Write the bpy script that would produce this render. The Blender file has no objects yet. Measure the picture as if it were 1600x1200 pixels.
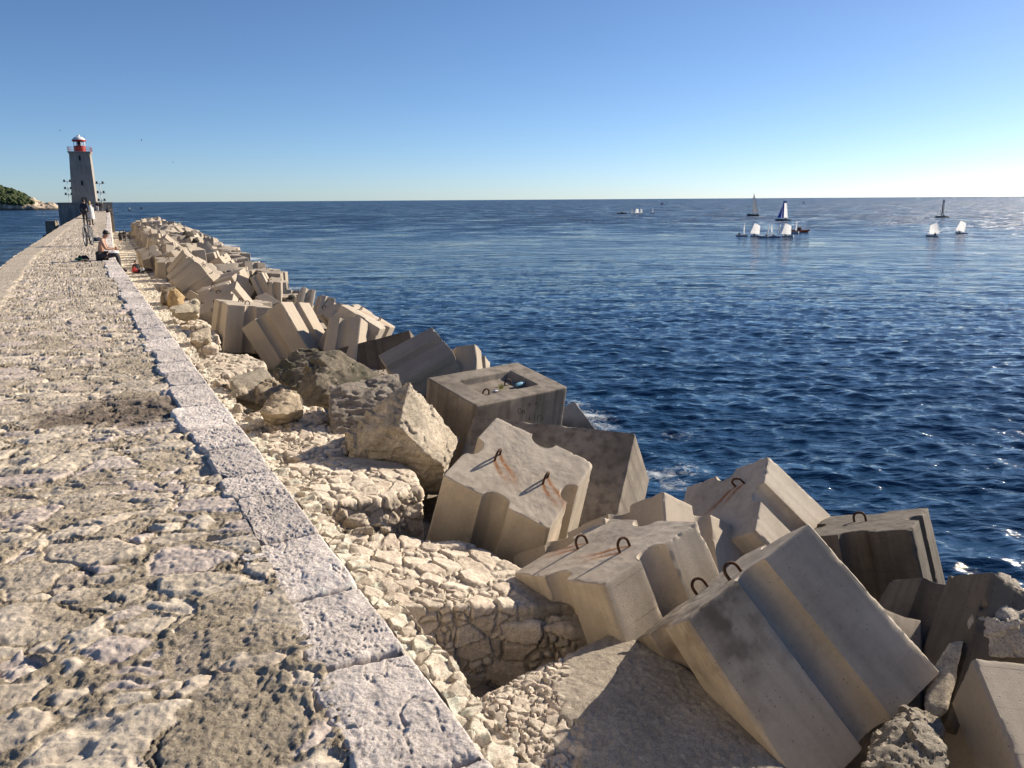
import bpy, bmesh, math, random
import numpy as np
from mathutils import Vector, Matrix, Quaternion

# ---------------------------------------------------------------- camera, sky, sun, exposure
SC = bpy.context.scene
COL = SC.collection
EYE = np.array([0.0, 0.0, 1.65])            # eye height above the wall top (z = 0)
FPX = 1270.0                                # focal length in pixels of the 1600-wide photograph
PITCH = math.atan((600 - 312.0) / FPX)
ROLL = math.radians(0.37)
_fw = np.array([0, math.cos(PITCH), -math.sin(PITCH)])
_r0 = np.array([1.0, 0, 0]); _u0 = np.cross(_r0, _fw)
_rt = _r0 * math.cos(ROLL) - _u0 * math.sin(ROLL)
_up = _u0 * math.cos(ROLL) + _r0 * math.sin(ROLL)
cam_d = bpy.data.cameras.new('camera'); cam = bpy.data.objects.new('camera', cam_d); COL.objects.link(cam)
cam_d.sensor_fit = 'HORIZONTAL'; cam_d.sensor_width = 36.0; cam_d.lens = FPX / 1600 * 36.0
cam_d.clip_start = 0.05; cam_d.clip_end = 80000
cam.matrix_world = Matrix(((_rt[0], _up[0], -_fw[0], EYE[0]), (_rt[1], _up[1], -_fw[1], EYE[1]),
                           (_rt[2], _up[2], -_fw[2], EYE[2]), (0, 0, 0, 1)))
SC.camera = cam
SC.render.resolution_x, SC.render.resolution_y = 1024, 768
SC.view_settings.view_transform = 'Standard'; SC.view_settings.look = 'None'
SC.view_settings.exposure = 0.68
SC.cycles.sample_clamp_indirect = 4.0; SC.cycles.diffuse_bounces = 2
SC.cycles.use_denoising = True; SC.view_settings.gamma = 1.0

SUN_AZ, SUN_EL = math.radians(53.5), math.radians(24)     # azimuth clockwise from +Y
SUN = Vector((math.cos(SUN_EL) * math.sin(SUN_AZ), math.cos(SUN_EL) * math.cos(SUN_AZ), math.sin(SUN_EL)))
w = bpy.data.worlds.new('World'); SC.world = w; w.use_nodes = True
nt = w.node_tree; nt.nodes.clear()
sky = nt.nodes.new('ShaderNodeTexSky'); sky.sky_type = 'NISHITA'; sky.sun_disc = False
sky.sun_elevation = SUN_EL; sky.sun_rotation = SUN_AZ
sky.altitude = 0; sky.air_density = 0.64; sky.dust_density = 0.2; sky.ozone_density = 5.0
bg = nt.nodes.new('ShaderNodeBackground'); bg.inputs['Strength'].default_value = 0.076
wo = nt.nodes.new('ShaderNodeOutputWorld')
nt.links.new(sky.outputs[0], bg.inputs[0]); nt.links.new(bg.outputs[0], wo.inputs[0])
sl = bpy.data.lights.new('sun', 'SUN'); sl.energy = 5.0; sl.angle = math.radians(0.53); sl.color = (1.0, 0.88, 0.72)
so = bpy.data.objects.new('sun', sl); COL.objects.link(so)
so.rotation_euler = SUN.to_track_quat('Z', 'Y').to_euler()
so.location = SUN * 50

# ---------------------------------------------------------------- geometry helpers
def ray(x, y):
    d = _fw + _rt * ((x - 800) / FPX) + _up * ((600 - y) / FPX)
    return d
def atz(x, y, z):                 # point where the sight line of a photo pixel meets height z
    d = ray(x, y); return EYE + d * ((z - EYE[2]) / d[2])
def atd(x, y, dist):
    d = ray(x, y); return EYE + d / np.linalg.norm(d) * dist

# the breakwater runs along a line that bends a little to the sea side 27 m ahead
A1, A2 = math.radians(27.7), math.radians(25.75)
_ss = np.arange(-12, 260, 0.25)
_ang = A1 + (A2 - A1) * np.clip((_ss - 25.0) / 5.0, 0, 1)
_px = np.concatenate([[0], np.cumsum(-np.sin(_ang[:-1]) * 0.25)])
_py = np.concatenate([[0], np.cumsum(np.cos(_ang[:-1]) * 0.25)])
_i0 = int(np.argmin(abs(_ss)))
_px -= _px[_i0]; _py -= _py[_i0]
_px += 0.93 * math.cos(A1); _py += 0.93 * math.sin(A1)
def W(s, off):                    # s along the wall, off from its sea-side edge (positive out to sea)
    a = np.interp(s, _ss, _ang)
    return np.interp(s, _ss, _px) + np.cos(a) * off, np.interp(s, _ss, _py) + np.sin(a) * off
def WV(s, off, z):
    x, y = W(s, off); return Vector((float(x), float(y), z))
def wang(s): return float(np.interp(s, _ss, _ang))
def wall_w(s): return np.interp(s, [-12, 25, 65, 130, 300], [2.74, 2.74, 3.2, 3.5, 3.6])
ZSEA = -5.9

def _h(ix, iy, iz, seed):
    with np.errstate(over='ignore'):
        n = (ix.astype(np.int64) * 374761393 + iy.astype(np.int64) * 668265263 + iz.astype(np.int64) * 2147483647 + seed * 974711) & 0xffffffff
        n = ((n ^ (n >> 13)) * 1274126177) & 0xffffffff
        n = ((n ^ (n >> 16)) * 2246822519) & 0xffffffff
        n = n ^ (n >> 15)
    return (n & 0xffffff) / float(0x1000000)
def vnoise(P, seed=0):
    i = np.floor(P).astype(np.int64); f = P - i; f = f * f * f * (f * (f * 6 - 15) + 10)
    r = 0
    for dx in (0, 1):
        wx = f[:, 0] if dx else 1 - f[:, 0]
        for dy in (0, 1):
            wy = wx * (f[:, 1] if dy else 1 - f[:, 1])
            for dz in (0, 1):
                wz = wy * (f[:, 2] if dz else 1 - f[:, 2])
                r = r + wz * _h(i[:, 0] + dx, i[:, 1] + dy, i[:, 2] + dz, seed)
    return r * 2 - 1
def fbm(P, octv=4, gain=0.5, seed=0):
    a, s, r = 1.0, 0.0, 0
    for k in range(octv):
        r = r + a * vnoise(P * (2.03 ** k) + 17.3 * k, seed + k); s += a; a *= gain
    return r / s
def voro(P, seed=0, jit=0.9, flat=False, tilt=0.0):
    """cell noise: distances to the two nearest stones, a random number per stone and (tilt) its facet height"""
    i = np.floor(P).astype(np.int64); n = len(P)
    f1 = np.full(n, 9.0); f2 = np.full(n, 9.0); idh = np.zeros(n); O = np.zeros((n, 3))
    for dx in (-1, 0, 1):
        for dy in (-1, 0, 1):
            for dz in ((0,) if flat else (-1, 0, 1)):
                cx, cy, cz = i[:, 0] + dx, i[:, 1] + dy, i[:, 2] + dz
                ox = P[:, 0] - (cx + 0.5 + jit * (_h(cx, cy, cz, seed + 1) - 0.5))
                oy = P[:, 1] - (cy + 0.5 + jit * (_h(cx, cy, cz, seed + 2) - 0.5))
                oz = 0 * ox if flat else P[:, 2] - (cz + 0.5 + jit * (_h(cx, cy, cz, seed + 3) - 0.5))
                d = np.sqrt(ox * ox + oy * oy + oz * oz); c = d < f1
                f2 = np.where(c, f1, np.minimum(f2, d)); idh = np.where(c, _h(cx, cy, cz, seed + 4), idh); f1 = np.where(c, d, f1)
                if tilt: O[c, 0] = ox[c]; O[c, 1] = oy[c]; O[c, 2] = oz[c]
    if not tilt: return f1, f2, idh
    g = np.stack([(idh * 91.7) % 1, (idh * 57.3) % 1, (idh * 33.1) % 1], 1) - 0.5
    return f1, f2, idh, (g * O).sum(1) * tilt
def sstep(a, b, x):
    t = np.clip((x - a) / (b - a), 0, 1); return t * t * (3 - 2 * t)
def mix(a, b, t): return a + (b - a) * t

def new_mesh(name, V, F, smooth=True, col=None, angle=None):
    V = np.asarray(V, dtype=np.float32); me = bpy.data.meshes.new(name)
    if isinstance(F, np.ndarray):
        me.vertices.add(len(V)); me.vertices.foreach_set('co', V.ravel())
        k = F.shape[1]; me.loops.add(F.size); me.loops.foreach_set('vertex_index', F.astype(np.int32).ravel())
        me.polygons.add(len(F)); me.polygons.foreach_set('loop_start', np.arange(0, F.size, k, dtype=np.int32))
        me.update(calc_edges=True); me.validate()
    else:
        me.from_pydata([tuple(map(float, v)) for v in V], [], F); me.update()
    me.polygons.foreach_set('use_smooth', np.full(len(me.polygons), smooth))
    if col is not None:
        a = me.attributes.new('Col', 'FLOAT_COLOR', 'POINT')
        c = np.ones((len(V), 4), dtype=np.float32); c[:, :col.shape[1]] = col; a.data.foreach_set('color', c.ravel())
    if smooth and angle: me.set_sharp_from_angle(angle=math.radians(angle))
    return me
def link(name, me, mat, parent=None):
    o = bpy.data.objects.new(name, me); COL.objects.link(o)
    if mat is not None and not me.materials: me.materials.append(mat)
    if parent is not None: o.parent = parent
    return o
def tag(o, label=None, cat=None, group=None, kind=None):
    if label: o['label'] = label
    if cat: o['category'] = cat
    if group: o['group'] = group
    if kind: o['kind'] = kind
    return o
def empty(name, loc=(0, 0, 0), rz=0.0):
    o = bpy.data.objects.new(name, None); COL.objects.link(o); o.location = loc; o.rotation_euler = (0, 0, rz); o.empty_display_size = 0.2
    return o
def grid_faces(nr, nc, flip=False):
    i = np.arange(nr - 1)[:, None] * nc + np.arange(nc - 1)[None]
    f = np.stack([i, i + 1, i + nc + 1, i + nc], -1).reshape(-1, 4)
    return f[:, ::-1].copy() if flip else f

class MB:                          # collects simple shapes into ONE mesh
    def __init__(s): s.v = []; s.f = []
    def add(s, V, F):
        n = len(s.v); s.v += [tuple(map(float, p)) for p in V]; s.f += [tuple(i + n for i in f) for f in F]; return s
    def box(s, c, d, R=None, taper=1.0):
        hx, hy, hz = d[0] / 2, d[1] / 2, d[2] / 2
        V = [(-hx, -hy, -hz), (hx, -hy, -hz), (hx, hy, -hz), (-hx, hy, -hz),
             (-hx * taper, -hy * taper, hz), (hx * taper, -hy * taper, hz), (hx * taper, hy * taper, hz), (-hx * taper, hy * taper, hz)]
        V = [Vector(p) for p in V]
        if R is not None: V = [R @ p for p in V]
        c = Vector(c)
        return s.add([p + c for p in V], [(3, 2, 1, 0), (4, 5, 6, 7), (0, 1, 5, 4), (1, 2, 6, 5), (2, 3, 7, 6), (3, 0, 4, 7)])
    def tube(s, pts, r, n=8, closed=False, caps=True):
        pts = [Vector(p) for p in pts]; m = len(pts); rr = r if hasattr(r, '__len__') else [r] * m
        V = []; F = []; up = None
        for i, p in enumerate(pts):
            a = pts[(i - 1) % m] if (closed or i > 0) else p; b = pts[(i + 1) % m] if (closed or i < m - 1) else p
            t = (b - a)
            if t.length < 1e-9: t = Vector((0, 0, 1))
            t.normalize()
            if up is None: up = t.orthogonal().normalized()
            up = (up - t * up.dot(t))
            up = up.normalized() if up.length > 1e-6 else t.orthogonal().normalized()
            sd = t.cross(up)
            for k in range(n):
                a_ = 2 * math.pi * k / n; V.append(p + (up * math.cos(a_) + sd * math.sin(a_)) * rr[i])
        for i in range(m if closed else m - 1):
            for k in range(n):
                a_, b_ = i * n + k, i * n + (k + 1) % n; c_ = ((i + 1) % m) * n
                F.append((a_, b_, c_ + (k + 1) % n, c_ + k))
        if caps and not closed:
            F.append(tuple(range(n - 1, -1, -1))); F.append(tuple((m - 1) * n + k for k in range(n)))
        return s.add(V, F)
    def lathe(s, prof, c=(0, 0, 0), n=24):
        V = []; F = []
        for r, z in prof:
            for k in range(n):
                a = 2 * math.pi * k / n; V.append((c[0] + r * math.cos(a), c[1] + r * math.sin(a), c[2] + z))
        for i in range(len(prof) - 1):
            for k in range(n): F.append((i * n + k, i * n + (k + 1) % n, (i + 1) * n + (k + 1) % n, (i + 1) * n + k))
        F.append(tuple(range(n - 1, -1, -1))); F.append(tuple((len(prof) - 1) * n + k for k in range(n)))
        return s.add(V, F)
    def build(s, name, mat, parent=None, smooth=False, angle=35):
        me = new_mesh(name, s.v, s.f, smooth=smooth, angle=angle if smooth else None)
        return link(name, me, mat, parent)

# ---------------------------------------------------------------- materials
def nodes(name):
    m = bpy.data.materials.new(name); m.use_nodes = True; t = m.node_tree; b = t.nodes['Principled BSDF']
    return m, t, b
def N(t, typ, **kw):
    n = t.nodes.new(typ)
    for k, v in kw.items():
        if k in n.inputs.keys(): n.inputs[k].default_value = v
        else: setattr(n, k, v)
    return n
def simple(name, rgb, rough=0.6, metal=0.0, var=0.15, vscale=6.0, bump=0.0, bscale=40.0):
    m, t, b = nodes(name); b.inputs['Roughness'].default_value = rough; b.inputs['Metallic'].default_value = metal
    tc = N(t, 'ShaderNodeTexCoord'); no = N(t, 'ShaderNodeTexNoise', Scale=vscale, Detail=5.0)
    t.links.new(tc.outputs['Object'], no.inputs['Vector'])
    r = N(t, 'ShaderNodeValToRGB')
    r.color_ramp.elements[0].position = 0.3; r.color_ramp.elements[1].position = 0.7
    r.color_ramp.elements[0].color = [c * (1 - var) for c in rgb] + [1]; r.color_ramp.elements[1].color = [min(1, c * (1 + var)) for c in rgb] + [1]
    t.links.new(no.outputs[0], r.inputs[0]); t.links.new(r.outputs[0], b.inputs['Base Color'])
    if bump:
        n2 = N(t, 'ShaderNodeTexNoise', Scale=bscale, Detail=6.0); bp = N(t, 'ShaderNodeBump', Strength=bump, Distance=0.01)
        t.links.new(tc.outputs['Object'], n2.inputs['Vector']); t.links.new(n2.outputs[0], bp.inputs['Height']); t.links.new(bp.outputs[0], b.inputs['Normal'])
    return m
def concrete(name, base, dark, patch=0.5, streak=0.25, pores=0.5, bump=0.5, rough=0.85, attr=False):
    """cast concrete: cloudy patches, formwork streaks along local z, small blow-holes"""
    m, t, b = nodes(name); L = t.links; b.inputs['Roughness'].default_value = rough; b.inputs['Specular IOR Level'].default_value = 0.25
    tc = N(t, 'ShaderNodeTexCoord'); oi = N(t, 'ShaderNodeObjectInfo')
    off = N(t, 'ShaderNodeVectorMath', operation='ADD'); sc = N(t, 'ShaderNodeVectorMath', operation='SCALE')
    cmb = N(t, 'ShaderNodeCombineXYZ'); L.new(oi.outputs['Random'], cmb.inputs[0]); L.new(oi.outputs['Random'], cmb.inputs[2])
    L.new(cmb.outputs[0], sc.inputs[0]); sc.inputs['Scale'].default_value = 37.0
    L.new(tc.outputs['Object'], off.inputs[0]); L.new(sc.outputs[0], off.inputs[1]); vec = off.outputs[0]
    n1 = N(t, 'ShaderNodeTexNoise', Scale=0.9, Detail=7.0, Roughness=0.6); L.new(vec, n1.inputs['Vector'])
    r1 = N(t, 'ShaderNodeMapRange'); r1.inputs[1].default_value = 0.42; r1.inputs[2].default_value = 0.68; L.new(n1.outputs[0], r1.inputs[0])
    mp = N(t, 'ShaderNodeMapping'); mp.inputs['Scale'].default_value = (5.0, 5.0, 0.35); L.new(vec, mp.inputs[0])
    n2 = N(t, 'ShaderNodeTexNoise', Scale=1.0, Detail=4.0); L.new(mp.outputs[0], n2.inputs['Vector'])
    r2 = N(t, 'ShaderNodeMapRange'); r2.inputs[1].default_value = 0.45; r2.inputs[2].default_value = 0.7; L.new(n2.outputs[0], r2.inputs[0])
    n3 = N(t, 'ShaderNodeTexNoise', Scale=14.0, Detail=6.0, Roughness=0.7); L.new(vec, n3.inputs['Vector'])
    m1 = N(t, 'ShaderNodeMix', data_type='RGBA'); m1.inputs[6].default_value = base + (1,); m1.inputs[7].default_value = dark + (1,)
    f1 = N(t, 'ShaderNodeMath', operation='MULTIPLY'); f1.inputs[1].default_value = patch; L.new(r1.outputs[0], f1.inputs[0]); L.new(f1.outputs[0], m1.inputs[0])
    m2 = N(t, 'ShaderNodeMix', data_type='RGBA'); m2.inputs[7].default_value = tuple(c * 0.62 for c in dark) + (1,)
    f2 = N(t, 'ShaderNodeMath', operation='MULTIPLY'); f2.inputs[1].default_value = streak; L.new(r2.outputs[0], f2.inputs[0]); L.new(f2.outputs[0], m2.inputs[0]); L.new(m1.outputs[2], m2.inputs[6])
    hs = N(t, 'ShaderNodeHueSaturation'); L.new(m2.outputs[2], hs.inputs['Color'])
    v1 = N(t, 'ShaderNodeMapRange'); v1.inputs[3].default_value = 0.8; v1.inputs[4].default_value = 1.2; L.new(n3.outputs[0], v1.inputs[0])
    v2 = N(t, 'ShaderNodeMapRange'); v2.inputs[3].default_value = 0.85; v2.inputs[4].default_value = 1.12; L.new(oi.outputs['Random'], v2.inputs[0])
    vm = N(t, 'ShaderNodeMath', operation='MULTIPLY'); L.new(v1.outputs[0], vm.inputs[0]); L.new(v2.outputs[0], vm.inputs[1]); L.new(vm.outputs[0], hs.inputs['Value'])
    colo = hs.outputs[0]
    vo = N(t, 'ShaderNodeTexVoronoi', Scale=16.0); L.new(vec, vo.inputs['Vector'])
    pr = N(t, 'ShaderNodeMapRange'); pr.inputs[1].default_value = 0.09; pr.inputs[2].default_value = 0.17; pr.inputs[3].default_value = 1.0; pr.inputs[4].default_value = 0.0; L.new(vo.outputs['Distance'], pr.inputs[0])
    pm = N(t, 'ShaderNodeMath', operation='MULTIPLY'); L.new(pr.outputs[0], pm.inputs[0])
    rr = N(t, 'ShaderNodeMath', operation='GREATER_THAN'); rr.inputs[1].default_value = 0.68; sepc = N(t, 'ShaderNodeSeparateColor'); L.new(vo.outputs['Color'], sepc.inputs[0]); L.new(sepc.outputs[0], rr.inputs[0]); L.new(rr.outputs[0], pm.inputs[1])
    m3 = N(t, 'ShaderNodeMix', data_type='RGBA'); m3.inputs[7].default_value = tuple(c * 0.4 for c in dark) + (1,)
    pf = N(t, 'ShaderNodeMath', operation='MULTIPLY'); pf.inputs[1].default_value = pores; L.new(pm.outputs[0], pf.inputs[0]); L.new(pf.outputs[0], m3.inputs[0]); L.new(colo, m3.inputs[6])
    colo = m3.outputs[2]
    if attr:                                     # rust that runs from the lifting hooks, carried by the mesh
        at = N(t, 'ShaderNodeAttribute'); at.attribute_name = 'Col'; sp = N(t, 'ShaderNodeSeparateColor'); L.new(at.outputs['Color'], sp.inputs[0])
        rn = N(t, 'ShaderNodeTexNoise', Scale=9.0, Detail=5.0); L.new(vec, rn.inputs['Vector'])
        rm = N(t, 'ShaderNodeMapRange'); rm.inputs[1].default_value = 0.2; rm.inputs[2].default_value = 0.48; L.new(rn.outputs[0], rm.inputs[0])
        rx = N(t, 'ShaderNodeMath', operation='MULTIPLY'); L.new(rm.outputs[0], rx.inputs[0]); L.new(sp.outputs[0], rx.inputs[1])
        m4 = N(t, 'ShaderNodeMix', data_type='RGBA'); m4.inputs[7].default_value = (0.33, 0.13, 0.04, 1); L.new(rx.outputs[0], m4.inputs[0]); L.new(colo, m4.inputs[6]); colo = m4.outputs[2]
        m5 = N(t, 'ShaderNodeMix', data_type='RGBA'); m5.inputs[7].default_value = (0.17, 0.14, 0.11, 1)
        gx = N(t, 'ShaderNodeMath', operation='MULTIPLY'); L.new(r1.outputs[0], gx.inputs[0]); L.new(sp.outputs[1], gx.inputs[1]); L.new(gx.outputs[0], m5.inputs[0]); L.new(colo, m5.inputs[6]); colo = m5.outputs[2]
    geo = N(t, 'ShaderNodeNewGeometry'); sx_ = N(t, 'ShaderNodeSeparateXYZ'); L.new(geo.outputs['Position'], sx_.inputs[0])
    wz = N(t, 'ShaderNodeMath', operation='MULTIPLY_ADD'); L.new(n1.outputs[0], wz.inputs[0]); wz.inputs[1].default_value = -0.9; L.new(sx_.outputs[2], wz.inputs[2])
    wr = N(t, 'ShaderNodeMapRange'); wr.inputs[1].default_value = -5.55; wr.inputs[2].default_value = -5.95; wr.inputs[3].default_value = 0.0; wr.inputs[4].default_value = 0.85; L.new(wz.outputs[0], wr.inputs[0])
    mw = N(t, 'ShaderNodeMix', data_type='RGBA'); mw.inputs[7].default_value = (0.035, 0.034, 0.022, 1); L.new(wr.outputs[0], mw.inputs[0]); L.new(colo, mw.inputs[6]); colo = mw.outputs[2]   # algae and wet below the splash line
    L.new(colo, b.inputs['Base Color'])
    hb = N(t, 'ShaderNodeTexNoise', Scale=60.0, Detail=8.0, Roughness=0.75); L.new(vec, hb.inputs['Vector'])
    sz_ = N(t, 'ShaderNodeSeparateXYZ'); L.new(tc.outputs['Object'], sz_.inputs[0])          # board marks of the formwork, every 0.55 m
    fz = N(t, 'ShaderNodeMath', operation='MULTIPLY_ADD'); L.new(sz_.outputs[2], fz.inputs[0]); fz.inputs[1].default_value = 1.82; fz.inputs[2].default_value = 10.3
    fr_ = N(t, 'ShaderNodeMath', operation='FRACT'); L.new(fz.outputs[0], fr_.inputs[0])
    fl = N(t, 'ShaderNodeMapRange'); fl.inputs[1].default_value = 0.0; fl.inputs[2].default_value = 0.022; fl.inputs[3].default_value = 1.0; fl.inputs[4].default_value = 0.0; L.new(fr_.outputs[0], fl.inputs[0])
    fm = N(t, 'ShaderNodeMath', operation='MULTIPLY'); L.new(fl.outputs[0], fm.inputs[0]); L.new(r1.outputs[0], fm.inputs[1])
    hc = N(t, 'ShaderNodeMath', operation='SUBTRACT'); L.new(hb.outputs[0], hc.inputs[0]); L.new(fm.outputs[0], hc.inputs[1])
    ha = N(t, 'ShaderNodeMath', operation='SUBTRACT'); L.new(hc.outputs[0], ha.inputs[0]); L.new(pm.outputs[0], ha.inputs[1])
    bp = N(t, 'ShaderNodeBump', Strength=bump, Distance=0.012); L.new(ha.outputs[0], bp.inputs['Height']); L.new(bp.outputs[0], b.inputs['Normal'])
    return m
def masonry(name, bump=0.6, fine=60.0, var=0.35, rough=0.9, dist=0.012):
    """stone whose colour per stone is carried by the mesh, broken up by noise"""
    m, t, b = nodes(name); L = t.links; b.inputs['Roughness'].default_value = rough; b.inputs['Specular IOR Level'].default_value = 0.2
    tc = N(t, 'ShaderNodeTexCoord'); at = N(t, 'ShaderNodeAttribute'); at.attribute_name = 'Col'
    n1 = N(t, 'ShaderNodeTexNoise', Scale=fine * 0.25, Detail=8.0, Roughness=0.7); L.new(tc.outputs['Object'], n1.inputs['Vector'])
    v1 = N(t, 'ShaderNodeMapRange'); v1.inputs[1].default_value = 0.25; v1.inputs[2].default_value = 0.75; v1.inputs[3].default_value = 1 - var; v1.inputs[4].default_value = 1 + var; L.new(n1.outputs[0], v1.inputs[0])
    hs = N(t, 'ShaderNodeHueSaturation'); L.new(at.outputs['Color'], hs.inputs['Color']); L.new(v1.outputs[0], hs.inputs['Value'])
    n4 = N(t, 'ShaderNodeTexNoise', Scale=fine * 1.3, Detail=5.0, Roughness=0.7); L.new(tc.outputs['Object'], n4.inputs['Vector'])
    s4 = N(t, 'ShaderNodeMapRange'); s4.inputs[1].default_value = 0.36; s4.inputs[2].default_value = 0.52; s4.inputs[3].default_value = 1 - var * 1.1; s4.inputs[4].default_value = 1.15; L.new(n4.outputs[0], s4.inputs[0])
    h2 = N(t, 'ShaderNodeHueSaturation'); L.new(hs.outputs[0], h2.inputs['Color']); sb = N(t, 'ShaderNodeMix', data_type='FLOAT'); L.new(at.outputs['Alpha'], sb.inputs[0]); sb.inputs[2].default_value = 1.0; L.new(s4.outputs[0], sb.inputs[3]); L.new(sb.outputs[0], h2.inputs['Value']); L.new(h2.outputs[0], b.inputs['Base Color'])
    n2 = N(t, 'ShaderNodeTexNoise', Scale=fine, Detail=8.0, Roughness=0.75); L.new(tc.outputs['Object'], n2.inputs['Vector'])
    bp = N(t, 'ShaderNodeBump', Distance=dist); sm = N(t, 'ShaderNodeMath', operation='MULTIPLY'); sm.inputs[1].default_value = bump; L.new(at.outputs['Alpha'], sm.inputs[0]); L.new(sm.outputs[0], bp.inputs['Strength']); L.new(n2.outputs[0], bp.inputs['Height']); L.new(bp.outputs[0], b.inputs['Normal'])
    return m
M = {}
M['pale'] = concrete('pale_concrete', (0.47, 0.40, 0.315), (0.37, 0.315, 0.25), patch=0.6, streak=0.16)
M['pale_attr'] = concrete('pale_concrete_rusty', (0.565, 0.49, 0.395), (0.42, 0.36, 0.29), patch=0.7, streak=0.35, pores=0.7, bump=0.6, attr=True)
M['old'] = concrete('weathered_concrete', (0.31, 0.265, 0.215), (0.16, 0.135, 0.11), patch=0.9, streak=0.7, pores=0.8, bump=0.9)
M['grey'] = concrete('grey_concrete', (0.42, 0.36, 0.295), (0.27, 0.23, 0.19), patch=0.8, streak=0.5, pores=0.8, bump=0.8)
M['shaded'] = concrete('shaded_weathered_concrete', (0.20, 0.17, 0.135), (0.10, 0.085, 0.068), patch=0.9, streak=0.6, pores=0.7, bump=0.9)  # weathered concrete with the shade on its blocks darkened into the colour
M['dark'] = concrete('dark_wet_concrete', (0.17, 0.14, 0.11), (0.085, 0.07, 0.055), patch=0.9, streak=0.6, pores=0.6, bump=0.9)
M['wall'] = masonry('weathered_paving_stone', bump=1.0, fine=60.0, var=0.34, dist=0.022)
M['coping'] = masonry('hammered_coping_stone', bump=1.0, fine=75.0, var=0.26, dist=0.014)
M['rubble'] = masonry('rubble_masonry', bump=0.9, fine=45.0, var=0.3, dist=0.022)
M['rock'] = masonry('rough_rock', bump=1.0, fine=28.0, var=0.38, dist=0.045)
M['rust'] = simple('rusty_iron', (0.09, 0.045, 0.025), 0.85, 0.3, 0.5, 30, 0.6, 80)

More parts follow.
